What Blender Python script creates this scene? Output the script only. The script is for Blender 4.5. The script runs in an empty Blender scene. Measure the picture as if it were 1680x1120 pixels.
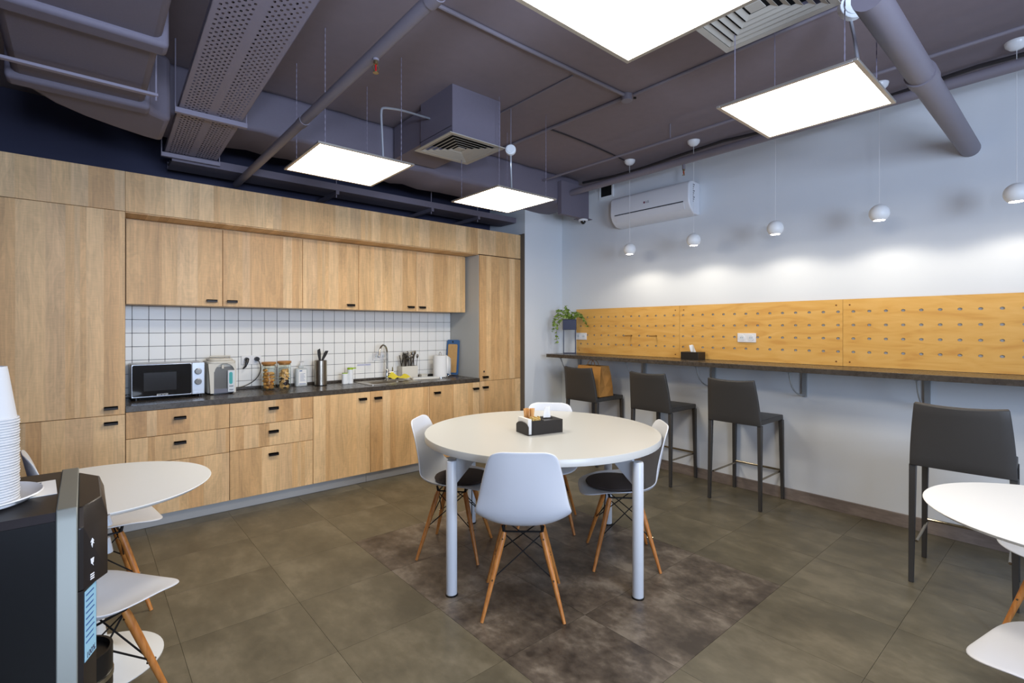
import bpy, bmesh, math, random
from mathutils import Vector, Matrix
random.seed(7)
C = bpy.context.scene.collection
PI = math.pi
# ------------------------------------------------------------------ camera, world, light, exposure
cam = bpy.data.cameras.new('camera'); camo = bpy.data.objects.new('camera', cam); C.objects.link(camo)
cam.sensor_width = 36; cam.lens = 36*820/1680.; cam.shift_x = 0; cam.shift_y = -21.5/1680
cam.clip_start = .02
YAW = math.atan2(703, 820)
camo.location = (0, 0, 1.45); camo.rotation_euler = (PI/2, 0, -YAW)
bpy.context.scene.camera = camo
w = bpy.data.worlds.new('world'); bpy.context.scene.world = w; w.use_nodes = True
w.node_tree.nodes['Background'].inputs[0].default_value = (.55, .68, 1, 1)
w.node_tree.nodes['Background'].inputs[1].default_value = 1.0
vs = bpy.context.scene.view_settings
vs.view_transform = 'Standard'; vs.look = 'None'; vs.gamma = 1; vs.use_curve_mapping = False
vs.exposure = 0.55
LAMP_E = 15.2        # ceiling panel diffusers
PEND_W = 4.2        # pendant spots
DAY_FILL_W = 120.0         # added fill light inside the rear windows, standing in for daylight
CEIL_FILL_W = 42.0       # added fill light near the camera, aimed up like a bounced flash
def area(name, loc, rot, sx, sy, power, col):
    l = bpy.data.lights.new(name, 'AREA'); l.shape = 'RECTANGLE'; l.size = sx; l.size_y = sy
    l.energy = power; l.color = col
    o = bpy.data.objects.new(name, l); C.objects.link(o); o.location = loc; o.rotation_euler = rot
    return o
area('window_daylight', (.75, -2.55, 1.75), (math.radians(96), 0, 0), 1.9, 1.5, DAY_FILL_W, (.62, .76, 1.0))  # added area light in front of the rear windows, lifts the brightness
fl_ = area('camera_flash', (-.05, -.75, 1.80), (math.radians(142), 0, math.radians(-32)), .35, .35, CEIL_FILL_W, (.62, .74, 1.0)); fl_.data.spread = math.radians(125)  # added light behind the camera, brightens mostly the ceiling

# ------------------------------------------------------------------ materials
def new_mat(name):
    m = bpy.data.materials.new(name); m.use_nodes = True
    return m, m.node_tree, m.node_tree.nodes['Principled BSDF']
def hexl(r, g, b):
    f = lambda c: (c/255/12.92) if c/255 <= .04045 else ((c/255+.055)/1.055)**2.4
    return (f(r), f(g), f(b), 1)
def plain(name, rgb, rough=.5, metal=0, spec=.5, bump=0, bscale=60, var=0, coat=0, trans=0, ior=1.45, alpha=1):
    m, nt, p = new_mat(name)
    col = hexl(*rgb)
    p.inputs['Base Color'].default_value = col; p.inputs['Roughness'].default_value = rough
    p.inputs['Metallic'].default_value = metal; p.inputs['Specular IOR Level'].default_value = spec
    p.inputs['Coat Weight'].default_value = coat; p.inputs['Transmission Weight'].default_value = trans
    p.inputs['IOR'].default_value = ior
    N = nt.nodes.new; L = nt.links.new
    g = N('ShaderNodeNewGeometry'); n = N('ShaderNodeTexNoise'); n.inputs['Scale'].default_value = bscale
    n.inputs['Detail'].default_value = 3
    L(g.outputs['Position'], n.inputs['Vector'])
    if var:
        mx = N('ShaderNodeMix'); mx.data_type = 'RGBA'
        mx.inputs[6].default_value = tuple(c*(1-var) for c in col[:3])+(1,)
        mx.inputs[7].default_value = tuple(min(1, c*(1+var)) for c in col[:3])+(1,)
        L(n.outputs[0], mx.inputs[0]); L(mx.outputs[2], p.inputs['Base Color'])
    if bump:
        b = N('ShaderNodeBump'); b.inputs['Strength'].default_value = bump; b.inputs['Distance'].default_value = .002
        L(n.outputs[0], b.inputs['Height']); L(b.outputs[0], p.inputs['Normal'])
    return m
def emit(name, col, s):
    m = bpy.data.materials.new(name); m.use_nodes = True; nt = m.node_tree; nt.nodes.clear()
    e = nt.nodes.new('ShaderNodeEmission'); o = nt.nodes.new('ShaderNodeOutputMaterial')
    e.inputs[0].default_value = col; e.inputs[1].default_value = s; nt.links.new(e.outputs[0], o.inputs[0]); return m
def ramp(nt, fac, stops):
    r = nt.nodes.new('ShaderNodeValToRGB'); els = r.color_ramp.elements
    while len(els) < len(stops): els.new(.5)
    for e, (p, c) in zip(els, stops): e.position = p; e.color = c
    nt.links.new(fac, r.inputs[0]); return r
def mathn(nt, op, a, b=None):
    n = nt.nodes.new('ShaderNodeMath'); n.operation = op
    for i, v in enumerate((a, b)):
        if v is None: continue
        if isinstance(v, (int, float)): n.inputs[i].default_value = v
        else: nt.links.new(v, n.inputs[i])
    return n.outputs[0]
def oak_mat(name='oak_laminate'):
    m, nt, p = new_mat(name); N = nt.nodes.new; L = nt.links.new
    g = N('ShaderNodeNewGeometry'); s = N('ShaderNodeSeparateXYZ'); L(g.outputs['Position'], s.inputs[0])
    oi = N('ShaderNodeObjectInfo')
    # staves of uneven width that run up the board
    wob = N('ShaderNodeTexNoise'); wob.noise_dimensions = '1D'; wob.inputs['Scale'].default_value = 4.0
    xo = mathn(nt, 'ADD', s.outputs[0], mathn(nt, 'MULTIPLY', oi.outputs['Random'], 7.0))
    L(xo, wob.inputs['W'])
    xs = mathn(nt, 'ADD', mathn(nt, 'MULTIPLY', xo, 9.5), mathn(nt, 'MULTIPLY', wob.outputs[0], 3.0))
    fl = mathn(nt, 'FLOOR', xs)
    wn = N('ShaderNodeTexWhiteNoise'); wn.noise_dimensions = '1D'; L(fl, wn.inputs['W'])
    tone = ramp(nt, wn.outputs['Value'], [(0, hexl(200, 157, 106)), (.35, hexl(216, 175, 122)), (.7, hexl(226, 190, 141)), (1, hexl(209, 171, 125))])
    # long fine grain
    cx = N('ShaderNodeCombineXYZ'); L(mathn(nt, 'MULTIPLY', xo, 1.0), cx.inputs[0])
    L(s.outputs[1], cx.inputs[1]); L(mathn(nt, 'MULTIPLY', s.outputs[2], .035), cx.inputs[2])
    L(cx.outputs[0], (n1 := N('ShaderNodeTexNoise')).inputs['Vector']); n1.inputs['Scale'].default_value = 85; n1.inputs['Detail'].default_value = 4
    # broad streaks, cathedral figure
    c2 = N('ShaderNodeCombineXYZ'); L(xo, c2.inputs[0]); L(fl, c2.inputs[1]); L(mathn(nt, 'MULTIPLY', s.outputs[2], .20), c2.inputs[2])
    n2 = N('ShaderNodeTexNoise'); n2.inputs['Scale'].default_value = 7; n2.inputs['Detail'].default_value = 4; n2.inputs['Distortion'].default_value = .9
    L(c2.outputs[0], n2.inputs['Vector'])
    wv = mathn(nt, 'SINE', mathn(nt, 'MULTIPLY', n2.outputs[0], 75))
    # saw marks across
    c3 = N('ShaderNodeCombineXYZ'); L(mathn(nt, 'MULTIPLY', xo, .12), c3.inputs[0]); L(s.outputs[2], c3.inputs[2]); L(fl, c3.inputs[1])
    n3 = N('ShaderNodeTexNoise'); n3.inputs['Scale'].default_value = 150; n3.inputs['Detail'].default_value = 1
    L(c3.outputs[0], n3.inputs['Vector'])
    v = mathn(nt, 'MULTIPLY_ADD' if 0 else 'MULTIPLY', mathn(nt, 'SUBTRACT', n1.outputs[0], .5), .50)
    v = mathn(nt, 'ADD', v, mathn(nt, 'MULTIPLY', wv, .042))
    v = mathn(nt, 'ADD', v, mathn(nt, 'MULTIPLY', mathn(nt, 'SUBTRACT', n2.outputs[0], .5), .75))
    v = mathn(nt, 'ADD', v, mathn(nt, 'MULTIPLY', mathn(nt, 'SUBTRACT', n3.outputs[0], .5), .22))
    v = mathn(nt, 'ADD', v, 1.0)
    hm = N('ShaderNodeVectorMath'); hm.operation = 'SCALE'
    L(tone.outputs[0], hm.inputs[0]); L(v, hm.inputs['Scale']); L(hm.outputs[0], p.inputs['Base Color'])
    p.inputs['Roughness'].default_value = .5
    b = N('ShaderNodeBump'); b.inputs['Strength'].default_value = .15; b.inputs['Distance'].default_value = .001
    L(n1.outputs[0], b.inputs['Height']); L(b.outputs[0], p.inputs['Normal'])
    return m
def stone_mat(name, c0, c1, c2, scale=3.2, rough=.45, spots=0, stretch=(1, 1, 1), lo=.3, hi=.7, bump=.1, jump=1.0):
    m, nt, p = new_mat(name); N = nt.nodes.new; L = nt.links.new
    g = N('ShaderNodeNewGeometry'); oi = N('ShaderNodeObjectInfo')
    a = N('ShaderNodeVectorMath'); a.operation = 'ADD'; L(g.outputs['Position'], a.inputs[0])
    sc = N('ShaderNodeVectorMath'); sc.operation = 'SCALE'; sc.inputs[0].default_value = (3.1*jump, 1.7*jump, 5.3*jump); L(oi.outputs['Random'], sc.inputs['Scale'])
    L(sc.outputs[0], a.inputs[1])
    mp = N('ShaderNodeMapping'); mp.inputs['Scale'].default_value = stretch; L(a.outputs[0], mp.inputs['Vector'])
    n = N('ShaderNodeTexNoise'); n.inputs['Scale'].default_value = scale; n.inputs['Detail'].default_value = 7; n.inputs['Roughness'].default_value = .62
    L(mp.outputs[0], n.inputs['Vector'])
    n2 = N('ShaderNodeTexNoise'); n2.inputs['Scale'].default_value = scale*7; n2.inputs['Detail'].default_value = 4
    L(mp.outputs[0], n2.inputs['Vector'])
    v = mathn(nt, 'ADD', mathn(nt, 'MULTIPLY', n.outputs[0], .78), mathn(nt, 'MULTIPLY', n2.outputs[0], .22))
    r = ramp(nt, v, [(lo, hexl(*c0)), ((lo+hi)/2, hexl(*c1)), (hi, hexl(*c2))])
    L(r.outputs[0], p.inputs['Base Color'])
    L(mathn(nt, 'ADD', mathn(nt, 'MULTIPLY', n2.outputs[0], .2), rough-.1), p.inputs['Roughness'])
    b = N('ShaderNodeBump'); b.inputs['Strength'].default_value = bump; b.inputs['Distance'].default_value = .002
    L(n2.outputs[0], b.inputs['Height']); L(b.outputs[0], p.inputs['Normal'])
    return m
def ply_mat():
    m, nt, p = new_mat('birch_plywood'); N = nt.nodes.new; L = nt.links.new
    g = N('ShaderNodeNewGeometry'); mp = N('ShaderNodeMapping'); mp.inputs['Scale'].default_value = (1, .55, 3.2)
    oi = N('ShaderNodeObjectInfo'); a = N('ShaderNodeVectorMath'); a.operation = 'ADD'
    sc = N('ShaderNodeVectorMath'); sc.operation = 'SCALE'; sc.inputs[0].default_value = (0, 4.7, 1.3); L(oi.outputs['Random'], sc.inputs['Scale'])
    L(g.outputs['Position'], a.inputs[0]); L(sc.outputs[0], a.inputs[1]); L(a.outputs[0], mp.inputs['Vector'])
    n = N('ShaderNodeTexNoise'); n.inputs['Scale'].default_value = 5; n.inputs['Detail'].default_value = 8; n.inputs['Distortion'].default_value = 1.2
    L(mp.outputs[0], n.inputs['Vector'])
    r = ramp(nt, n.outputs[0], [(.25, hexl(206, 148, 72)), (.48, hexl(222, 170, 88)), (.75, hexl(230, 182, 104))])
    L(r.outputs[0], p.inputs['Base Color']); p.inputs['Roughness'].default_value = .42
    return m
def leg_mat():
    m, nt, p = new_mat('beech_wood'); N = nt.nodes.new; L = nt.links.new
    g = N('ShaderNodeTexCoord'); mp = N('ShaderNodeMapping'); mp.inputs['Scale'].default_value = (1, 1, .12)
    L(g.outputs['Object'], mp.inputs['Vector'])
    n = N('ShaderNodeTexNoise'); n.inputs['Scale'].default_value = 90; n.inputs['Detail'].default_value = 4
    L(mp.outputs[0], n.inputs['Vector'])
    r = ramp(nt, n.outputs[0], [(.3, hexl(172, 104, 44)), (.7, hexl(208, 140, 72))])
    L(r.outputs[0], p.inputs['Base Color']); p.inputs['Roughness'].default_value = .45
    return m
M = {}
M['oak'] = oak_mat(); M['ply'] = ply_mat(); M['beech'] = leg_mat()
M['ply_edge'] = plain('ply_edge', (150, 105, 55), .6, var=.2, bscale=200)
M['floor'] = stone_mat('olive_stone_tile', (88, 82, 66), (103, 96, 78), (121, 113, 94), 4.2, .40, lo=.38, hi=.64, jump=.3, stretch=(1, .6, 1))
M['patch'] = stone_mat('rusty_stone_tile', (58, 50, 43), (94, 84, 73), (134, 124, 110), 4.6, .40, lo=.38, hi=.64, jump=.05, stretch=(1, .75, 1))
M['grout'] = plain('floor_grout', (70, 64, 50), .8)
M['worktop'] = stone_mat('dark_slate_laminate', (60, 54, 47), (70, 63, 56), (82, 75, 66), 5, .28, lo=.35, hi=.65, bump=.0)
M['skirt'] = stone_mat('grey_brown_board', (104, 92, 84), (122, 110, 102), (142, 130, 121), 6, .5, stretch=(1, .4, 1.5), lo=.35, hi=.65)
M['wall'] = plain('white_wall_paint', (221, 225, 228), .75, bump=.08, bscale=180)
M['stubside'] = plain('dark_trim_paint', (96, 90, 84), .6)
M['navy'] = plain('navy_wall_paint', (52, 54, 78), .75, bump=.08, bscale=120)
M['ceil'] = plain('grey_ceiling_paint', (128, 117, 122), .85, bump=.2, bscale=14, var=.06)
M['duct'] = plain('grey_duct_paint', (112, 106, 118), .7, bump=.25, bscale=90, var=.05)
M['pipe'] = plain('grey_pipe_paint', (124, 118, 126), .45)
M['bracket'] = plain('pale_grey_bracket', (150, 152, 152), .45)
M['tray'] = plain('cable_tray_paint', (136, 130, 144), .5)
M['cable'] = plain('dark_cable', (46, 42, 44), .5)
M['orange'] = plain('orange_cable', (226, 84, 30), .5)
M['alum'] = plain('brushed_aluminium', (190, 184, 172), .38, .75)
M['diffgrey'] = plain('vent_grey_metal', (176, 170, 158), .5)
M['black_in'] = plain('black_interior', (10, 10, 10), .9)
M['panel'] = emit('lit_panel', (1, .90, .74, 1), LAMP_E)
M['lens'] = emit('lit_lens', (1, .93, .82, 1), 30)
M['white_gloss'] = plain('white_plastic_gloss', (232, 232, 232), .25)
M['white_matt'] = plain('white_plastic_matt', (234, 237, 238), .42)
M['shell'] = plain('white_chair_plastic', (218, 222, 230), .38)
M['cream'] = plain('cream_table_laminate', (197, 199, 197), .30)
M['tabletube'] = plain('white_table_metal', (206, 212, 220), .35)
M['cushion'] = plain('brown_cushion_fabric', (70, 60, 56), .9, bump=.5, bscale=300)
M['steel'] = plain('dark_steel_wire', (26, 26, 28), .45, .3)
M['chrome'] = plain('chrome', (200, 198, 192), .12, 1)
M['rail'] = plain('steel_foot_rail', (170, 160, 142), .25, 1)
M['brush'] = plain('brushed_steel', (172, 164, 150), .30, 1, bump=.1, bscale=400)
M['leather'] = plain('grey_leather', (62, 60, 58), .42, bump=.25, bscale=500)
M['blackp'] = plain('black_plastic', (18, 17, 17), .35)
M['black_gloss'] = plain('black_glass', (6, 6, 7), .06, coat=.6)
M['win_dark'] = plain('dark_window_glass', (40, 40, 42), .12)
M['handle'] = plain('dark_bronze_handle', (36, 30, 26), .35, .5)
M['plinth'] = plain('grey_plinth', (190, 189, 186), .45)
M['greyside'] = plain('grey_side_panel', (176, 178, 176), .5)
M['cabin'] = plain('cabinet_carcass', (92, 70, 48), .6)
M['tile'] = plain('white_glazed_tile', (238, 238, 234), .30, spec=.35)
M['tgrout'] = plain('dark_tile_grout', (84, 88, 104), .8)
M['silver'] = plain('silver_plastic', (186, 190, 196), .3, .5)
M['glass'] = plain('clear_glass', (245, 250, 248), .03, trans=1, ior=1.2)
M['bamboo'] = plain('bamboo_lid', (178, 124, 66), .5, var=.15, bscale=60)
M['pastry'] = plain('golden_pastry', (206, 148, 70), .7, var=.3, bscale=90, bump=.5)
M['cookie'] = plain('golden_cookie', (230, 180, 110), .7, var=.15, bscale=120, bump=.4)
M['choc'] = plain('chocolate_cookie', (58, 36, 28), .6, bump=.4)
M['jam'] = plain('red_jam', (190, 44, 24), .3)
M['lime'] = plain('lime_plastic', (150, 184, 20), .35)
M['soapbody'] = plain('pale_grey_plastic', (214, 220, 224), .35)
M['translucent'] = plain('translucent_plastic', (222, 228, 228), .25, trans=.35)
M['paper'] = plain('white_paper', (238, 238, 236), .8)
M['print'] = plain('dark_print', (70, 74, 90), .8)
M['blueprint'] = plain('blue_print', (60, 96, 150), .7)
M['palelilac'] = plain('lilac_sticker', (204, 206, 222), .6)
M['bluelabel'] = plain('pale_blue_sticker', (150, 196, 216), .45)
M['yellow'] = plain('yellow_cloth', (232, 216, 70), .9, bump=.3)
M['blueplastic'] = plain('blue_board_rim', (58, 100, 150), .45)
M['boardwood'] = plain('board_wood', (204, 162, 104), .55, var=.12, bscale=30)
M['boxwhite'] = plain('off_white_box', (216, 212, 200), .45)
M['navyplant'] = plain('navy_metal', (28, 35, 66), .4)
M['leaf'] = plain('ivy_leaf', (124, 150, 66), .5, var=.35, bscale=50)
M['stem'] = plain('ivy_stem', (104, 110, 60), .6)
M['kraft'] = plain('kraft_paper', (186, 132, 66), .75, var=.08, bscale=25, bump=.2)
M['blackwood'] = plain('black_ash', (34, 29, 25), .45, bump=.2, var=.25, bscale=90)
M['stick'] = plain('stirrer_wood', (222, 172, 108), .6, var=.1, bscale=80)
M['sugar'] = plain('sugar_sachet', (214, 188, 120), .6)
M['machblack'] = plain('dispenser_black', (32, 27, 25), .38)
M['machside'] = plain('dispenser_side_black', (9, 9, 11), .30)
M['machsilver'] = plain('dispenser_silver_trim', (128, 130, 122), .42, .2)
M['cup'] = plain('paper_cup', (208, 209, 210), .6)
M['teal'] = plain('teal_window', (70, 170, 170), .3)
M['greyglass'] = plain('grey_mirror_panel', (112, 108, 102), .22, .6)
M['greyband'] = plain('grey_band', (110, 112, 124), .4)
M['ac'] = plain('ac_white', (222, 224, 228), .35)
M['red'] = plain('red_glass_bulb', (170, 20, 20), .2)
M['brass'] = plain('brass', (170, 150, 110), .35, 1)
M['screw'] = plain('screw_brown', (120, 72, 36), .5)
M['cutlery'] = plain('cutlery_steel', (150, 145, 136), .22, 1)
M['logo'] = plain('logo_magenta_grey', (120, 70, 90), .5)

# ------------------------------------------------------------------ mesh helpers
class B:
    def __init__(s): s.v = []; s.f = []; s.m = []
    def add(s, vs, fs, mi=0):
        n = len(s.v); s.v += [tuple(v) for v in vs]; s.f += [tuple(i+n for i in f) for f in fs]; s.m += [mi]*len(fs); return s
    def box(s, x0, x1, y0, y1, z0, z1, mi=0):
        vs = [(x, y, z) for z in (z0, z1) for y in (y0, y1) for x in (x0, x1)]
        return s.add(vs, [(0, 2, 3, 1), (4, 5, 7, 6), (0, 1, 5, 4), (2, 6, 7, 3), (0, 4, 6, 2), (1, 3, 7, 5)], mi)
    def prism(s, poly, z0, z1, mi=0):
        n = len(poly); vs = [(x, y, z0) for x, y in poly]+[(x, y, z1) for x, y in poly]
        fs = [tuple(range(n))[::-1], tuple(range(n, 2*n))]+[(i, (i+1) % n, n+(i+1) % n, n+i) for i in range(n)]
        return s.add(vs, fs, mi)
    def prismx(s, poly, x0, x1, mi=0):      # poly in (y,z), extruded along x
        n = len(poly); vs = [(x0, y, z) for y, z in poly]+[(x1, y, z) for y, z in poly]
        fs = [tuple(range(n))[::-1], tuple(range(n, 2*n))]+[(i, (i+1) % n, n+(i+1) % n, n+i) for i in range(n)]
        return s.add(vs, fs, mi)
    def prismy(s, poly, y0, y1, mi=0):      # poly in (x,z), extruded along y
        n = len(poly); vs = [(x, y0, z) for x, z in poly]+[(x, y1, z) for x, z in poly]
        fs = [tuple(range(n)), tuple(range(n, 2*n))[::-1]]+[(i, n+i, n+(i+1) % n, (i+1) % n) for i in range(n)]
        return s.add(vs, fs, mi)
    def lathe(s, prof, c=(0, 0), n=32, mi=0, cap=True):
        vs = []; fs = []; k = len(prof)
        for r, z in prof:
            for i in range(n):
                a = 2*PI*i/n; vs.append((c[0]+r*math.cos(a), c[1]+r*math.sin(a), z))
        for j in range(k-1):
            for i in range(n): fs.append((j*n+i, j*n+(i+1) % n, (j+1)*n+(i+1) % n, (j+1)*n+i))
        if cap: fs.append(tuple(range(n))[::-1]); fs.append(tuple((k-1)*n+i for i in range(n)))
        return s.add(vs, fs, mi)
    def tube(s, pts, r, n=8, mi=0, cap=True):
        pts = [Vector(p) for p in pts]; k = len(pts)
        rs = r if isinstance(r, (list, tuple)) else [r]*k
        vs = []; fs = []; up = None
        for j, p in enumerate(pts):
            t = (pts[min(j+1, k-1)]-pts[max(j-1, 0)]).normalized()
            if up is None:
                up = Vector((0, 0, 1)) if abs(t.z) < .95 else Vector((1, 0, 0))
            a = t.cross(up).normalized(); b = a.cross(t).normalized(); up = b
            for i in range(n):
                q = 2*PI*(i+.5)/n; vs.append(p+(a*math.cos(q)+b*math.sin(q))*rs[j])
        for j in range(k-1):
            for i in range(n): fs.append((j*n+i, (j+1)*n+i, (j+1)*n+(i+1) % n, j*n+(i+1) % n))
        if cap: fs.append(tuple(range(n))); fs.append(tuple((k-1)*n+i for i in range(n))[::-1])
        return s.add(vs, fs, mi)
    def beam(s, p, q, a, b, a2=None, b2=None):   # rectangular bar
        p = Vector(p); q = Vector(q); t = (q-p).normalized(); u = Vector((1, 0, 0)) if abs(t.x) < .9 else Vector((0, 1, 0))
        v = t.cross(u).normalized(); u = v.cross(t).normalized(); a2 = a2 or a; b2 = b2 or b
        vs = [p+u*i*a/2+v*j*b/2 for i, j in ((-1, -1), (1, -1), (1, 1), (-1, 1))]+[q+u*i*a2/2+v*j*b2/2 for i, j in ((-1, -1), (1, -1), (1, 1), (-1, 1))]
        return s.add(vs, [(0, 1, 2, 3), (7, 6, 5, 4), (0, 4, 5, 1), (1, 5, 6, 2), (2, 6, 7, 3), (3, 7, 4, 0)])
    def sphere(s, c, r, nu=16, nv=10, sc=(1, 1, 1), mi=0):
        prof = []
        vs = [(c[0], c[1], c[2]-r*sc[2])]; fs = []
        for j in range(1, nv):
            t = PI*j/nv-PI/2
            for i in range(nu):
                a = 2*PI*i/nu; vs.append((c[0]+r*sc[0]*math.cos(t)*math.cos(a), c[1]+r*sc[1]*math.cos(t)*math.sin(a), c[2]+r*sc[2]*math.sin(t)))
        vs.append((c[0], c[1], c[2]+r*sc[2])); L = len(vs)-1
        for i in range(nu): fs.append((0, 1+(i+1) % nu, 1+i)); fs.append((L, L-nu+i, L-nu+(i+1) % nu))
        for j in range(nv-2):
            for i in range(nu): a = 1+j*nu; fs.append((a+i, a+(i+1) % nu, a+nu+(i+1) % nu, a+nu+i))
        return s.add(vs, fs, mi)
def setp(o, label=None, cat=None, group=None, kind=None):
    for k, v in (('label', label), ('category', cat), ('group', group), ('kind', kind)):
        if v: o[k] = v
    return o
def obj(name, b, mat, parent=None, loc=None, world=True, bevel=0, seg=2, ang=35, solid=0, sub=0, flat=False, **tags):
    """link b as one mesh object. world=True: b's coordinates are world coordinates."""
    base = Vector(loc) if loc else (Vector(parent['_base']) if parent is not None and '_base' in parent else Vector((0, 0, 0)))
    if parent is None and loc is None and b.v:
        xs = [v[0] for v in b.v]; ys = [v[1] for v in b.v]; zs = [v[2] for v in b.v]
        base = Vector(((min(xs)+max(xs))/2, (min(ys)+max(ys))/2, min(zs)))
    if not world: base0 = Vector((0, 0, 0))
    else: base0 = base
    me = bpy.data.meshes.new(name)
    me.from_pydata([tuple(Vector(v)-base0) for v in b.v], [], b.f)
    for m in (mat if isinstance(mat, (list, tuple)) else [mat]): me.materials.append(m)
    for p, mi in zip(me.polygons, b.m): p.material_index = mi
    me.validate()
    bm = bmesh.new(); bm.from_mesh(me); bmesh.ops.recalc_face_normals(bm, faces=bm.faces); bm.to_mesh(me); bm.free()
    if not flat:
        me.polygons.foreach_set('use_smooth', [True]*len(me.polygons)); me.set_sharp_from_angle(angle=math.radians(ang))
    o = bpy.data.objects.new(name, me); C.objects.link(o)
    if parent is not None:
        o.parent = parent
        if '_base' in parent: o['_base'] = parent['_base']
    else: o.location = base
    if solid:
        md = o.modifiers.new('solid', 'SOLIDIFY'); md.thickness = solid; md.offset = 0
    if sub:
        md = o.modifiers.new('sub', 'SUBSURF'); md.levels = sub; md.render_levels = sub
    if bevel:
        md = o.modifiers.new('bevel', 'BEVEL'); md.width = bevel; md.segments = seg; md.limit_method = 'ANGLE'; md.angle_limit = math.radians(40)
        md.harden_normals = False
    return setp(o, **tags)
def thing(name, label, cat, loc=(0, 0, 0), rotz=0, group=None, kind=None):
    o = bpy.data.objects.new(name, None); C.objects.link(o); o.location = loc; o.rotation_euler = (0, 0, rotz)
    o.empty_display_size = .05
    o['_base'] = tuple(loc)
    return setp(o, label, cat, group, kind)
def copy_tree(o, parent=None):
    c = o.copy(); C.objects.link(c); c.parent = parent
    for ch in [x for x in bpy.data.objects if x.parent == o]: copy_tree(ch, c)
    return c
def text_mesh(name, txt, size, mat, parent, mtx, extr=.0004, align='CENTER'):
    cu = bpy.data.curves.new(name, 'FONT'); cu.body = txt; cu.size = size; cu.extrude = extr; cu.align_x = align; cu.align_y = 'CENTER'
    cu.resolution_u = 3
    t = bpy.data.objects.new(name, cu); C.objects.link(t); dg = bpy.context.evaluated_depsgraph_get()
    me = bpy.data.meshes.new_from_object(t.evaluated_get(dg)); bpy.data.objects.remove(t)
    me.transform(mtx); me.materials.clear(); me.materials.append(mat)
    o = bpy.data.objects.new(name, me); C.objects.link(o); o.parent = parent; return o
def frame_mtx(o, xdir, ydir):
    x = Vector(xdir).normalized(); y = Vector(ydir).normalized(); z = x.cross(y)
    m = Matrix(((x.x, y.x, z.x, o[0]), (x.y, y.y, z.y, o[1]), (x.z, y.z, z.z, o[2]), (0, 0, 0, 1))); return m
def arc(c, r, a0, a1, n):
    return [(c[0]+r*math.cos(a0+(a1-a0)*i/n), c[1]+r*math.sin(a0+(a1-a0)*i/n)) for i in range(n+1)]
def rrect(x0, x1, y0, y1, r, n=4):
    return (arc((x1-r, y1-r), r, 0, PI/2, n)+arc((x0+r, y1-r), r, PI/2, PI, n)+arc((x0+r, y0+r), r, PI, 1.5*PI, n)+arc((x1-r, y0+r), r, 1.5*PI, 2*PI, n))

# ------------------------------------------------------------------ the room
XL, XR, YB, YF, ZC = -.48, 4.55, 5.01, -3.0, 3.15
floor = obj('floor', B().box(XL-.1, XR+.1, YF-.1, YB+.2, -.12, -.006), M['grout'], loc=(0, 0, 0), kind='structure')
T = .53
x0 = .338-2*T; y0 = 1.152-8*T
tile_me = {}
for i in range(10):
    for j in range(16):
        ax, bx_ = x0+i*T, x0+(i+1)*T; ay, by = y0+j*T, y0+(j+1)*T
        ax = max(ax, XL); bx_ = min(bx_, XR); ay = max(ay, YF); by = min(by, 4.6)
        if bx_-ax < .02 or by-ay < .02: continue
        pt = 4 <= i <= 6 and 8 <= j <= 11
        g = .0007
        k = (round(bx_-ax, 3), round(by-ay, 3), pt)
        if k not in tile_me:
            b = B().box(g, k[0]-g, g, k[1]-g, -.0055, 0)
            t = obj('floor_tile', b, M['patch'] if pt else M['floor'], floor, world=False, flat=True); tile_me[k] = t.data
        else:
            t = bpy.data.objects.new('floor_tile', tile_me[k]); C.objects.link(t); t.parent = floor
        t.location = (ax, ay, 0)
        if pt: t['label'] = 'dark mottled rusty brown floor tile'
        del k
obj('ceiling', B().box(XL-.1, XR+.1, YF-.1, YB+.1, ZC, ZC+.1), M['ceil'], kind='structure')
obj('wall_left', B().box(XL-.1, XL, YF, YB, 0, ZC), M['navy'], kind='structure')
wb = obj('wall_back', B().box(XL, XR+.1, YB, YB+.12, 0, ZC), M['navy'], loc=(0, YB, 0), kind='structure')
obj('wall_right', B().box(XR, XR+.1, YF, YB, 0, ZC), M['wall'], kind='structure')
st = obj('wall_corner', B().box(3.925, XR, 4.345, YB, 0, ZC), M['wall'], loc=(4.2, 4.345, 0), kind='structure')
obj('trim_1', B().box(3.916, 3.925, 4.35, 4.45, 0, 2.56), M['stubside'], kind='structure')  # dark strip laid over the side return of the corner wall
# wall behind the camera with two windows
wf = B().box(XL-.1, XR+.1, YF-.12, YF, 0, .8).box(XL-.1, XR+.1, YF-.12, YF, 2.7, ZC)
wf.box(XL-.1, -.25, YF-.12, YF, .8, 2.7).box(1.75, 2.15, YF-.12, YF, .8, 2.7).box(4.15, XR+.1, YF-.12, YF, .8, 2.7)
obj('wall_front', wf, M['wall'], kind='structure')
for k, (a, b_) in enumerate(((-.25, 1.75), (2.15, 4.15))):
    wi = obj('window_%d' % (k+1), B().box(a, b_, YF-.08, YF-.04, .8, .86).box(a, b_, YF-.08, YF-.04, 2.64, 2.7).box(a, a+.06, YF-.08, YF-.04, .86, 2.64).box(b_-.06, b_, YF-.08, YF-.04, .86, 2.64).box((a+b_)/2-.03, (a+b_)/2+.03, YF-.08, YF-.04, .86, 2.64), M['white_matt'], loc=(a, YF, .8), kind='structure')
    obj('pane', B().box(a+.06, b_-.06, YF-.062, YF-.058, .86, 2.64), M['glass'], wi, loc=(a, YF, .8))
obj('baseboard_right', B().box(4.532, XR, YF, 4.345, 0, .095), M['skirt'], bevel=.002, kind='structure')
obj('baseboard_corner', B().box(3.93, 4.532, 4.33, 4.345, 0, .095), M['skirt'], bevel=.002, kind='structure')

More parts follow.
